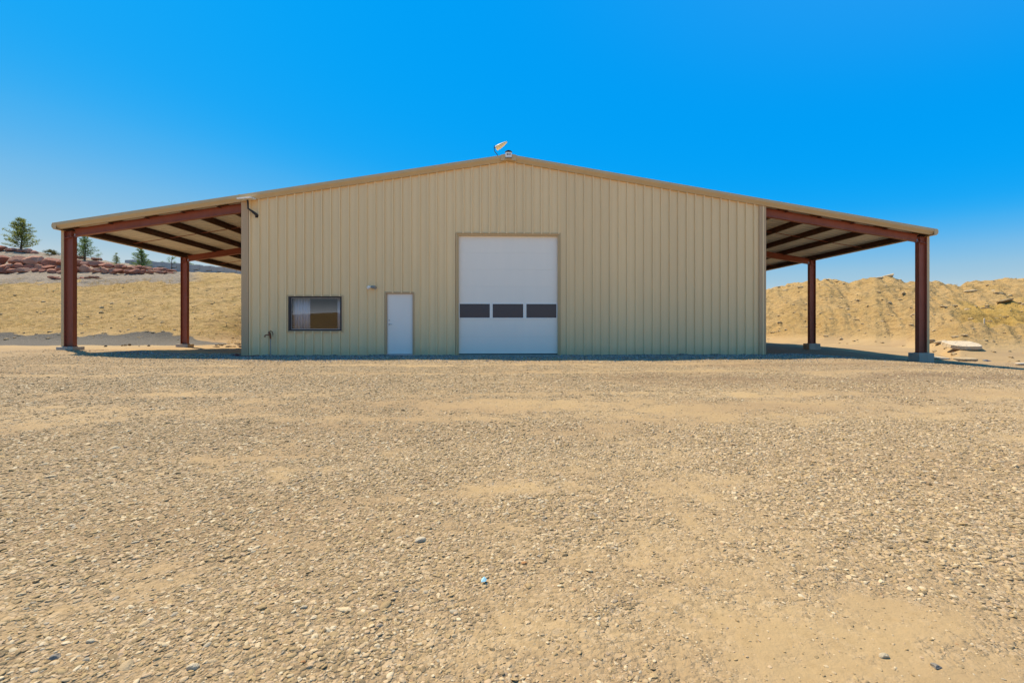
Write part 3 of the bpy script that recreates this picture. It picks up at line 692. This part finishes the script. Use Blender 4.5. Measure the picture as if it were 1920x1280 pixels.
mb = MB(); c0 = Vector((-.43,.35,7.375)); c1 = Vector((-.03,.35,7.60)); ax = (c1-c0).normalized(); up = Vector((-ax.z, 0, ax.x)); v = []
n = 14
for i, (q, h0, h1, dp) in enumerate(((0,-.055,.075,.05),(.04,-.085,.085,.12),(.3,-.07,.075,.16),(.65,-.045,.06,.13),(.93,-.012,.045,.07),(1.0,.0,.03,.02))):
    cc = c0.lerp(c1, q)
    for k in range(n):
        a = 2*math.pi*k/n; hh_ = (h0+h1)/2+math.sin(a)*(h1-h0)/2
        v.append(cc+up*hh_+Vector((0, math.cos(a)*dp, 0)))
f = [(i*n+k, i*n+(k+1) % n, (i+1)*n+(k+1) % n, (i+1)*n+k) for i in range(5) for k in range(n)]+[tuple(range(n)), tuple(range(5*n, 6*n))]
mb.add(v, f); mb.build('dish', M['cream'], t, smooth=True)
MB().tube([(-.495,.35,7.40),(-.42,.35,7.39)], .012, 6).build('bracket', M['dark'], t)

# ------------------------------------------------------------------ boulders
def rock_material(name, c0, c1, c2, sc=1.):
    m = mat(name, c1, .9, 0, .2); n = N(m); tc = n.n('ShaderNodeTexCoord').outputs['Object']; rr = n.n('ShaderNodeObjectInfo').outputs['Random']
    base = n.ramp(rr, [(0, c0), (.5, c1), (1, c2)])
    c = n.mix(n.ramp(n.noise(pos(n), 1.3*sc, 6, .7), [(.35, (0,)*3), (.7, (.7,)*3)]), base, c0)
    n.l(c, n.b.inputs['Base Color']); n.l(n.bump(n.noise(pos(n), 3*sc, 6, .75), .9, .18/sc), n.b.inputs['Normal']); return m
RED = rock_material('red_sandstone', (.26,.105,.07), (.39,.175,.12), (.52,.285,.19))
TAN = rock_material('pale_sandstone', (.40,.29,.16), (.50,.37,.21), (.58,.45,.28))
PALE = rock_material('bleached_sandstone', (.62,.50,.34), (.68,.55,.38), (.72,.60,.44))
redm = [stone_mesh('boulder', 100+k, 3, .72, 11, RED, smooth=False, rough=.1) for k in range(8)]
tanm = [stone_mesh('rock', 140+k, 3, .5, 9, TAN, smooth=False, rough=.14) for k in range(6)]
def rock(name, mesh, x, y, z, sx, sy, sz, rz, label, cat, group=None, tilt=.2):
    o = bpy.data.objects.new(name, mesh); link(o); o.location = (x, y, z); o.scale = (sx, sy, sz)
    o.rotation_euler = (random.uniform(-tilt, tilt), random.uniform(-tilt, tilt), rz); return tag(o, label, cat, group)
def interp(p, xs, ys): return float(np.interp(p, xs, ys))
# the boulder wall climbs to the left: bottom line, top line in photo rows
tops = ([-60, 0, 60, 100, 150, 200, 240, 280, 300, 335], [478, 480, 482, 484, 489, 494, 497, 500, 503, 509])
px = -55; 
def sq(o, fx, fy): return o
rows = [('large', 49.8), ('mid', 50.4), ('low', 49.2)]
nb = 0
def place_row(px0, px1, ylo, yhi, d, wpx, lab, grp, jit=.15):
    """boulders side by side, filling the band between two photo rows at distance d"""
    global nb
    p = px0
    while p < px1:
        wd = wpx*random.uniform(.7, 1.35); hh = (ylo(p)-yhi(p))
        if hh < 2: break
        wm = wd*d/F_PX; hm = hh*d/F_PX
        x, y = at(p+wd/2, d+random.uniform(-jit, jit)); z = zat((ylo(p)+yhi(p))/2, d)+random.uniform(-.06, .06)*hm
        rock('boulder', random.choice(redm), x, y, z, wm*.62, wm*.55, hm*.95*random.uniform(.8, 1.2), random.choice((0, math.pi))+random.uniform(-.5, .5)+.5, lab, 'boulder', grp)
        p += wd; nb += 1
T_ = lambda p: interp(p, *tops)
B_ = lambda p: interp(p, [-60, 0, 120, 220, 335], [514, 514, 514, 514.5, 513])
place_row(-50, 112, lambda p: T_(p)+17, T_, 51.0, 31, 'large squared red boulder, upper course of the tall left part of the boulder wall', 'upper course of big red boulders')
place_row(118, 215, lambda p: T_(p)+11, T_, 51.0, 21, 'rounded red boulder, upper course of the boulder wall right of the left front column', 'upper course of rounded red boulders')
place_row(215, 330, lambda p: T_(p)+(B_(p)-T_(p))*.5, T_, 50.8, 13, 'small red boulder, top course of the low end of the boulder wall', 'top of the low end of the boulder wall')
place_row(-50, 118, lambda p: T_(p)+25, lambda p: T_(p)+14, 50.3, 19, 'red boulder in the middle course of the tall part of the boulder wall', 'middle course of red boulders')
place_row(-50, 118, lambda p: B_(p), lambda p: T_(p)+22, 49.5, 17, 'red boulder at the foot of the tall part of the boulder wall', 'foot of the tall boulder wall')
place_row(118, 215, lambda p: B_(p), lambda p: T_(p)+10, 49.6, 17, 'red boulder at the foot of the boulder wall behind the medium pine', 'foot of the middle boulder wall')
place_row(215, 325, lambda p: B_(p), lambda p: T_(p)+(B_(p)-T_(p))*.45, 49.4, 13, 'small red boulder at the foot of the low end of the boulder wall', 'foot of the low end of the boulder wall')
# upper terrace boulders on the skyline at far left
for p, yl, yh, wpx in ((3,470,459,16),(25,474,464,16),(39,478,467,16),(55,477,466,18),(66,480,470,14),(-15,468,456,18)):
    d = 56; x, y = at(p, d); h = (yl-yh)*d/F_PX
    rock('boulder', random.choice(redm), x, y, zat((yl+yh)/2, d), wpx*d/F_PX*.6, .8, h*.75, random.uniform(-.4, .4), 'red boulder on the skyline terrace around the tall left pine', 'boulder', 'skyline boulders at the far left')
for p, yl, yh, wpx in ((140,484,478,14),(152,487,480,13),(178,489,483,12),(188,489,484,10)):
    d = 56; x, y = at(p, d); h = (yl-yh)*d/F_PX
    rock('boulder', random.choice(redm), x, y, zat((yl+yh)/2, d), wpx*d/F_PX*.6, .6, h*.75, random.uniform(-.4, .4), 'red boulder on the terrace at the foot of the second pine', 'boulder', 'boulders by the second pine')
# loose cluster below the track
for p, yy, wpx, hp_ in ((100,534,16,8),(108,529,12,6),(112,534,9,5),(140,526,14,5),(150,523,12,6),(158,530,12,5),(166,526,14,8),(174,532,13,6),(182,529,12,6),(186,534,9,4),(145,531,8,4)):
    d = 45.; x, y = at(p, d); z = gz(x, y)
    rock('boulder', random.choice(redm), x, y, z+.08, wpx*d/F_PX*.58, .35, hp_*d/F_PX*.6, random.uniform(-.6, .6), 'loose flat red rock lying on the slope below the boulder wall', 'rock', 'loose red rocks below the wall', .4)
# right mound
for p, d, wpx, hp_, lab, mt in (
    (1745,24.2,14,13,'dark tilted boulder just right of the right front column', 0), (1763,23.4,26,9,'wedge-shaped tan rock slab leaning beside the pale slab', 1),
    (1820,38,20,7,'flat tan rock on the upper right slope below the dry shrub',0), (1873,37,18,9,'rounded tan boulder high on the right slope, front of a pair',1), (1864,39.5,20,9,'brown boulder behind the rounded one high on the right slope',0), (1893,37,18,7,'tan boulder right of the rounded one high on the right slope',1),
    (1787,32,14,6,'dark undercut rock on the right slope, upper of two',0), (1771,32,16,5,'dark undercut rock on the right slope, lower of two',1),
    (1852,33,20,5,'low brown rock half buried above the dry grass strip',0), (1885,34,24,7,'broad tan rock near the right edge above the dry grass strip',1),
    (1814,33,14,4,'pale flat stone in the middle of the right slope',0), (1667,40.9,22,9,'brown rock jutting from the highest point of the mound',1), (1650,40.8,14,6,'small tan rock beside the one on top of the mound',0),
    (1472,42,9,4,'small pale rock near the crest just right of the building corner',0), (1500,41,14,4,'dark shadowed rock on the mound, upper left part',1), (1490,36,8,3,'small rock low on the mound left of the second right column',0),
    (1590,33,16,4,'clod at the foot of the mound right of the second right column',1), (1606,31.5,12,3,'dark clod low in the middle of the mound',0)):
    x, y = at(p, d); z = gz(x, y); s = d/F_PX
    o = rock('rock', tanm[(int(p*7)+mt) % 6], x, y, z+hp_*s*.18, wpx*s*.55, wpx*s*.45, hp_*s*1.0, random.uniform(-.5, .5), lab, 'rock', None, .25)
# scattered small clods on both hillsides are part of the loose soil: one heap of stuff
def clods():
    v0, f0 = ico(1); mbv = []; mbf = []; k = 0
    pts = []
    for _ in range(520): pts.append((random.uniform(1425, 2000), random.uniform(.02, .98), random.lognormvariate(math.log(.055), .65)))
    for _ in range(300): pts.append((random.uniform(-60, 460), random.uniform(.05, .8), random.lognormvariate(math.log(.045), .6)))
    XY = []; 
    for p, q, s in pts:
        a = math.degrees(math.atan((p-960)/F_PX)); d0 = np.interp(a, _AN, _KD[:, 0]); d1 = np.interp(a, _AN, _KD[:, 6 if p > 1000 else 3]); d = d0+(d1-d0)*q; XY.append(at(p, d))
    XY = np.array(XY); Z = ground_z(XY[:, 0], XY[:, 1])
    for (p, q, s), (x, y), z in zip(pts, XY, Z):
        r = np.random.default_rng(int(p*1000) % 99991); s = min(s, .14); vv = v0*(1+r.uniform(-.25, .25, (len(v0), 1)))*np.array([s*r.uniform(.9, 1.7), s, s*r.uniform(.4, .8)])
        a = r.uniform(0, 6.28); vv = vv@np.array([[math.cos(a), math.sin(a), 0], [-math.sin(a), math.cos(a), 0], [0, 0, 1]])+np.array([x, y, z+s*.1])
        mbv.append(vv); mbf += [tuple(i+k for i in ff) for ff in f0]; k += len(v0)
    me = bpy.data.meshes.new('clods'); me.from_pydata(np.concatenate(mbv).tolist(), [], mbf); me.materials.append(TAN)
    o = bpy.data.objects.new('clods', me); link(o); tag(o, 'small clods and stones strewn over the dirt slopes', 'clods', None, 'stuff')
clods()
# clods on the dirt floor under the left lean-to
dk = rock_material('dark_clod', (.10,.07,.04), (.16,.11,.06), (.22,.15,.09), 4)
dm_ = [stone_mesh('clod', 200+k, 2, .6, 5, dk, smooth=False) for k in range(3)]
for p, yy, wpx, lab in ((198,650,7,'single dark clod on the dirt floor between the two left columns'),(229,646,6,'dark clod at the left of the pile on the lean-to floor'),(235,646.5,8,'largest dark clod of the pile on the lean-to floor'),(243,648,7,'dark clod at the right of the pile on the lean-to floor'),(279,649,6,'lone dark clod nearer the second left column'),(261,649.5,3,'tiny clod between the pile and the lone clod')):
    x, y = gpix(p, yy); d = (x-CX)*math.sin(YAW)+(y-CY)*math.cos(YAW); s = wpx*d/F_PX
    rock('clod', random.choice(dm_), x, y, gz(x, y)+s*.15, s*.5, s*.4, s*.5, random.uniform(0, 3), lab, 'clod')
for k in range(26):
    x, y = gpix(random.uniform(398, 456), random.uniform(643.5, 651)); s = random.uniform(.06, .16)
    rock('clod', random.choice(dm_), x, y, gz(x, y)+s*.1, s, s*.8, s*.5, random.uniform(0, 3), 'dark clod in the strewn heap beside the left wall corner', 'clod', 'clods heaped beside the left wall corner')
# flat slabs, planks, grate, stake on the right
def slab(name, c, lx, ly, lz, rz, tx, ty, m, lab, cat, seed=0):
    r = random.Random(seed); n = 11; poly = []
    for i in range(n):
        a = 2*math.pi*i/n; q = r.uniform(.86, 1.08); sx = abs(math.cos(a))**.55*(1 if math.cos(a) >= 0 else -1); sy = abs(math.sin(a))**.55*(1 if math.sin(a) >= 0 else -1)
        poly.append((sx*lx/2*q, sy*ly/2*q))
    mb = MB(); mb.prism(poly, 'z', -lz/2, lz/2)
    o = mb.build(name, m, None, bevel=.012); o.location = c; o.rotation_euler = (tx, ty, rz); return tag(o, lab, cat)
def on(p, yy):
    x, y = gpix(p, yy); return x, y, gz(x, y)
x, y = at(1803, 21.2); slab('rock_slab', (x, y, gz(x, y)+.12), 1.25, 1.0, .16, -.15, R(14), 0, PALE, 'large pale flat slab of rock at the foot of the right mound', 'rock slab', 2)
x, y = at(1756, 19.6); slab('rock_slab', (x, y, gz(x, y)+.06), .9, .5, .07, .1, R(5), R(4), PALE, 'thin pale slab lying low right beside the right column footing', 'rock slab', 5)
x, y = at(1808, 19.4); slab('rock_slab', (x, y, gz(x, y)+.05), .85, .5, .08, -.3, R(6), 0, TAN, 'thin tan slab in front of the large pale slab', 'rock slab', 8)
x, y = at(1905, 18.9); slab('plank', (x, y, gz(x, y)+.05), .75, .16, .05, -.03, 0, 0, M['wood'], 'bleached plank on the ground at the right edge, upper of two', 'plank', 9)
x, y = at(1915, 17.6); slab('plank', (x, y, gz(x, y)+.04), .6, .2, .06, .25, 0, 0, M['wood'], 'short bleached board at the right edge, lower of two', 'plank', 12)
x, y = at(1857, 19.0); t = empty('grate', (x, y, gz(x, y)+.08), 'small dark metal grate lying tilted on the dirt at right', 'grate')
t.rotation_euler = (R(22), 0, .5)
mb = MB(); 
for q in (-.17, .17): mb.box(-.24, .24, q-.015, q+.015, -.015, .015); mb.box(q*1.33-.015, q*1.33+.015, -.155, .155, -.014, .014)
mb.build('frame', M['galv'], t, origin=(0, 0, 0))
for k in range(9): MB().box(-.2+k*.05-.014, -.2+k*.05+.014, -.155, .155, -.008, .008).build('bar', M['dark'], t, origin=(0, 0, 0))
x, y = at(1845.5, 25.6); z = gz(x, y); mb = MB(); mb.box(x-.03, x+.03, y-.02, y+.02, z-.1, z+.26); mb.prism([(x-.03, z+.26), (x+.03, z+.26), (x, z+.31)], 'y', y-.02, y+.02)
tag(mb.build('stake', M['wood'], None, origin=(x, y, z)), 'small pale survey stake in front of the dry grass strip', 'stake')
# noticeable stones in the foreground
WS = rock_material('smooth_white_stone', (.48,.39,.26), (.55,.45,.30), (.60,.50,.36), 6); GS = rock_material('slate_stone', (.20,.17,.14), (.26,.23,.19), (.3,.27,.23), 6); OS = rock_material('orange_stone', (.45,.22,.09), (.5,.25,.1), (.5,.28,.14), 6)
wm_ = stone_mesh('cobble', 300, 3, .55, 1, WS); gm_ = stone_mesh('cobble', 301, 3, .4, 6, GS, smooth=False); om_ = stone_mesh('cobble', 302, 3, .6, 5, OS, smooth=False)
for p, yy, wpx, mm, lab in ((1658,1231,24,wm_,'smooth round cream stone alone on bare dirt near the bottom right'),(170,1203,20,wm_,'smooth oval cream stone near the bottom left'),(362,1252,30,wm_,'rounded pale stone at the bottom edge, lower left'),
        (103,1233,30,gm_,'long dark slate stone at the bottom left'),(1755,1250,28,gm_,'dark slate stone low at the bottom right'),(789,1014,28,wm_,'large flat pinkish stone in the middle foreground'),
        (570,1139,17,wm_,'squarish white stone left of centre in the foreground'),(569,1241,13,om_,'small orange stone near the bottom, left of centre'),(983,1056,15,om_,'orange-brown stone in the middle foreground'),(749,1009,13,wm_,'small round white stone beside the large flat pinkish one')):
    x, y = gpix(p, yy); d = (x-CX)*math.sin(YAW)+(y-CY)*math.cos(YAW); s = wpx*d/F_PX/2*.75
    rock('stone', mm, x, y, gz(x, y)+s*.15, s, s, s*1.0, random.uniform(-.3, .5), lab, 'stone', None, .1)
x, y = gpix(907, 1093); d = (x-CX)*math.sin(YAW)+(y-CY)*math.cos(YAW); s = d/F_PX
mb = MB(); z = gz(x, y)+.012
mb.add([(x-5*s,y-.01,z),(x+4*s,y-.012,z+.004),(x+6*s,y+.012,z+.002),(x+1*s,y+.02,z+.014),(x-4*s,y+.012,z+.006),(x+.5*s,y,z+.016)], [(0,1,5),(1,2,5),(2,3,5),(3,4,5),(4,0,5)])
sc_ = mb.build('plastic_scrap', M['blue'], None, origin=(x, y, z)); sm = sc_.modifiers.new('sheet', 'SOLIDIFY'); sm.thickness = .002; tag(sc_, 'tiny crumpled light blue plastic scrap on the gravel', 'litter')

# ------------------------------------------------------------------ block wall on the left rise
bm_ = painted('grey_concrete_block', (.36,.35,.33), .9, .14, .6)
t = None
def block_wall():
    pts = [(238, 60.5, 487.0, 1.5), (290, 59.6, 491.0, 1.45), (335, 59, 494.0, 1.3), (400, 58.5, 499.5, 1.15), (470, 58.2, 506, 1.0), (520, 58.2, 510, .9)]
    x0, y0 = at(238, 60.5); root = empty('block_wall', (x0, y0, gz(x0, y0)), 'long grey concrete block retaining wall on the rise at left', 'wall')
    P3 = [(*at(p, d), zat(yy, d), h) for p, d, yy, h in pts]
    for c in range(3):
        mb = MB(); run = 0
        for (xa, ya, za, ha), (xb, yb, zb, hb) in zip(P3, P3[1:]):
            Ls = math.hypot(xb-xa, yb-ya); n = max(1, round(Ls/1.5)); dr = math.atan2(yb-ya, xb-xa)
            for k in range(n):
                q = (k+.5+(.5 if c % 2 else 0)/1)/n
                if q > 1: continue
                cx = xa+(xb-xa)*q; cy = ya+(yb-ya)*q; zt = za+(zb-za)*q
                jz = random.uniform(-.01, .01)
                mb.obox((cx, cy+random.uniform(-.02, .02), zt-.3-c*.6+jz), Ls/n-.025, .6, .58, Matrix.Rotation(dr, 3, 'Z'))
        mb.build('block_course', bm_, root, bevel=.02)
block_wall()

# ------------------------------------------------------------------ trees and shrubs
def leafmat(name, a, b):
    m = mat(name, a, .75, 0, .2); n = N(m); c = n.mix(n.noise(pos(n), 1.7, 4, .6), a, b); n.l(c, n.b.inputs['Base Color'])
    tr = n.n('ShaderNodeBsdfTranslucent'); n.l(c, tr.inputs[0]); mx = n.n('ShaderNodeMixShader', ins={0: .5}); out = n.t.nodes['Material Output']
    n.l(n.b.outputs[0], mx.inputs[1]); n.l(tr.outputs[0], mx.inputs[2]); n.l(mx.outputs[0], out.inputs[0])
    return m
PINE = leafmat('pine_needles', (.13,.17,.035), (.30,.31,.07)); PINE2 = leafmat('spruce_needles', (.09,.16,.04), (.23,.30,.08)); SHR = leafmat('shrub_leaves', (.06,.065,.02), (.17,.15,.05))
BARK = rock_material('bark', (.09,.06,.04), (.13,.09,.06), (.17,.12,.08), 5); DRY = leafmat('dry_stems', (.30,.20,.07), (.46,.33,.13))
def clump(mb, c, r, n, flat=.5, ln=.16, wd=.022, updir=.4, rnd=random):
    for _ in range(n):
        p = Vector(c)+Vector((rnd.gauss(0, r*.55), rnd.gauss(0, r*.55), rnd.gauss(0, r*.5*flat)))
        d = Vector((rnd.gauss(0, 1), rnd.gauss(0, 1), rnd.gauss(updir, .7))).normalized()*ln*rnd.uniform(.6, 1.3)
        s = d.cross(Vector((rnd.gauss(0, 1), rnd.gauss(0, 1), rnd.gauss(0, 1)))).normalized()*wd*rnd.uniform(.7, 1.5)
        mb.add([p-s, p+s, p+d], [(0, 1, 2)])
def pine(px, base, top, wpx, d, label, m=PINE, dens=1., bare=.16, seed=1, name='pine_tree', shape=1.0):
    rnd = random.Random(seed); x, y = at(px, d); z0 = min(zat(base, d), gz(x, y)); H = zat(top, d)-z0; Wd = wpx*d/F_PX/2
    root = empty(name, (x, y, z0), label, 'tree')
    tb = MB(); tb.tube([(x, y, z0-.2), (x+.04*H, y, z0+H*.4), (x-.01*H, y, z0+H*.8), (x, y, z0+H*.97)], [.035*H, .022*H, .011*H, .004*H], 7)
    cb = MB(); nl = int(8*shape)+5
    for i in range(nl):
        q = bare+(1-bare)*(i+rnd.uniform(-.2, .3))/nl; zz = z0+H*q
        rad_ = Wd*max(0, 1-max(0, (q-bare)/(1-bare))**1.25)*.92+.06*Wd
        nb_ = 5 if q < .8 else 3; a0 = rnd.uniform(0, 6.3)
        for k in range(nb_):
            a = a0+2*math.pi*k/nb_+rnd.uniform(-.3, .3); rr = rad_*rnd.uniform(.6, 1.15)
            if rnd.random() < .12: continue
            tip = Vector((x+math.cos(a)*rr, y+math.sin(a)*rr, zz+rr*rnd.uniform(.1, .45)))
            st = Vector((x, y, zz-.05*H)); mid = st.lerp(tip, .5)+Vector((0, 0, -.03*H))
            tb.tube([st, mid, tip], [.010*H, .006*H, .003*H], 4)
            for s_, w_ in ((.35, .6), (.6, .9), (.82, 1.), (1., .75)):
                if rr < .25*Wd and s_ < .5: continue
                c = st.lerp(tip, s_); clump(cb, c, .075*H*w_*(.6+.5*rr/Wd), int(19*dens), .5, .055*H, .0065*H, .7, rnd)
    clump(cb, (x, y, z0+H*.93), .03*H, int(20*dens), 2.6, .06*H, .008*H, 1.2, rnd)
    cb.build('crown', m, root); tb.build('trunk', BARK, root)
pine(39, 466, 408, 58, 57, 'tallest pine standing alone on the boulders at the far left skyline', seed=3, dens=1.1, shape=1.0)
pine(158.5, 489, 440, 44, 55, 'medium pine seen through the lean-to just right of the left front column', seed=8, dens=.8, m=PINE2)
pine(264, 499, 464, 40, 54, 'low bushy green conifer above the low end of the boulder wall', m=PINE2, dens=1.4, bare=.03, seed=12, shape=.9)
pine(218, 494, 473.5, 16, 54, 'small upright conifer left of the bushy green one', dens=.8, bare=.05, seed=14, shape=.5)
pine(184, 487, 474, 14, 57, 'tiny thin grey-green sapling right of the medium pine', m=PINE2, dens=.4, bare=.05, seed=17, shape=.4)
pine(236, 491, 487, 7, 62, 'tiny sapling tip between the small conifer and the bushy one', dens=.4, bare=.05, seed=19, shape=.3)
def shrub(px, base, top, wpx, d, label, m=SHR, n=1500, seed=2, name='shrub', cat='shrub', upd=.4, ln=.10):
    rnd = random.Random(seed); x, y = at(px, d); z0 = gz(x, y); z0 = min(z0, zat(base, d)) if abs(z0-zat(base, d)) < 1 else z0
    H = (base-top)*d/F_PX; Wd = wpx*d/F_PX/2; root = empty(name, (x, y, z0), label, cat)
    cb = MB(); sb = MB()
    for k in range(14):
        a = rnd.uniform(0, 6.28); q = rnd.uniform(.2, .95); tip = Vector((x+math.cos(a)*Wd*q, y+math.sin(a)*Wd*q, z0+H*rnd.uniform(.45, .95)*(1-.4*q*q)))
        sb.tube([(x, y, z0-.05), tuple(Vector((x, y, z0)).lerp(tip, .5)+Vector((0, 0, .05*H))), tuple(tip)], [.012, .008, .004], 4)
        clump(cb, tip-Vector((0, 0, .1*H)), max(.22*Wd, .05)*1.2, n//14, .8, ln, .012, upd, rnd)
    cb.build('foliage', m, root); sb.build('stems', BARK, root)
shrub(97, 480, 467, 24, 56, 'rounded olive shrub on the terrace left of the left front column', n=3000, seed=5)
shrub(1810, 560, 545, 12, 39, 'dry green tuft shrub on the right slope below the skyline', n=900, seed=6, m=leafmat('tuft_leaves', (.07,.09,.02), (.2,.17,.05)), upd=1.2)
def sapling(px, base, top, wpx, d, label, seed):
    rnd = random.Random(seed); x, y = at(px, d); z0 = gz(x, y); H = zat(top, d)-z0; root = empty('sapling', (x, y, z0), label, 'tree')
    tb = MB(); cb = MB(); tb.tube([(x, y, z0-.1), (x, y, z0+H*.5), (x+.05, y, z0+H*.95)], [.05, .04, .015], 6); Wd = wpx*d/F_PX/2
    for k in range(9):
        a = rnd.uniform(0, 6.28); s_ = rnd.uniform(.3, .75); st = Vector((x, y, z0+H*s_)); tip = st+Vector((math.cos(a)*Wd, math.sin(a)*Wd, H*rnd.uniform(.15, .3)))
        tb.tube([st, tip], [.025, .008], 4); clump(cb, st.lerp(tip, .8), .14, 30, 1, .12, .015, .6, rnd)
    tb.build('trunk', BARK, root); cb.build('crown', PINE2, root)
sapling(322, 503, 477, 14, 57.5, 'thin bare sapling in front of the block wall, left of the second left column', 4)
for p, yy, wpx, lab in ((307,491,12,'dark spreading treetop showing over the block wall left of the sapling'),(356,494,8,'small treetop over the block wall just right of the second left column'),(363,496,10,'pointed treetop over the block wall'),(378,497,14,'low flat treetop over the block wall, rightmost of them')):
    d = 70; x, y = at(p, d); z = zat(yy+3, d); root = empty('tree', (x, y, gz(x, y)), lab, 'tree', 'treetops behind the block wall')
    cb = MB(); rnd = random.Random(int(p)); Wd = wpx*d/F_PX/2
    for k in range(8): clump(cb, (x+rnd.uniform(-1, 1)*Wd, y+rnd.uniform(-.5, .5), z+rnd.uniform(-.25, .2)), .18, 45, .6, .16, .02, .4, rnd)
    cb.build('crown', PINE2, root); tb = MB(); tb.tube([(x, y, gz(x, y)-.1), (x, y, z)], [.08, .04], 6); tb.build('trunk', BARK, root)
# dry grass tufts in the yellow strip and on the left slope
def tufts():
    cb = MB(); rnd = random.Random(77); pts = []
    for _ in range(260): pts.append((rnd.uniform(1800, 1960), rnd.uniform(25.5, 30.5), .9))
    for _ in range(170): pts.append((rnd.uniform(170, 330), rnd.uniform(40, 45), .8))
    for _ in range(1700): pts.append((rnd.uniform(-60, 470), rnd.uniform(28.5, 44.5), rnd.uniform(.35, .75)))
    for _ in range(90): pts.append((rnd.uniform(1780, 1850), rnd.uniform(36, 43), .7))
    XY = np.array([at(p, d) for p, d, _ in pts]); Z = ground_z(XY[:, 0], XY[:, 1])
    for (p, d, h), (x, y), z in zip(pts, XY, Z):
        for _ in range(9):
            dx_, dy_ = rnd.gauss(0, .07), rnd.gauss(0, .07); hh = h*.2*rnd.uniform(.5, 1.3); w_ = .008
            cb.add([(x+dx_-w_, y+dy_, z-.01), (x+dx_+w_, y+dy_, z-.01), (x+dx_*2.2, y+dy_*2.2, z+hh)], [(0, 1, 2)])
    tag(cb.build('dry_grass', DRY), 'dry yellow grass growing in tufts on the slopes', 'grass', None, 'stuff')
tufts()
print('boulders', nb)
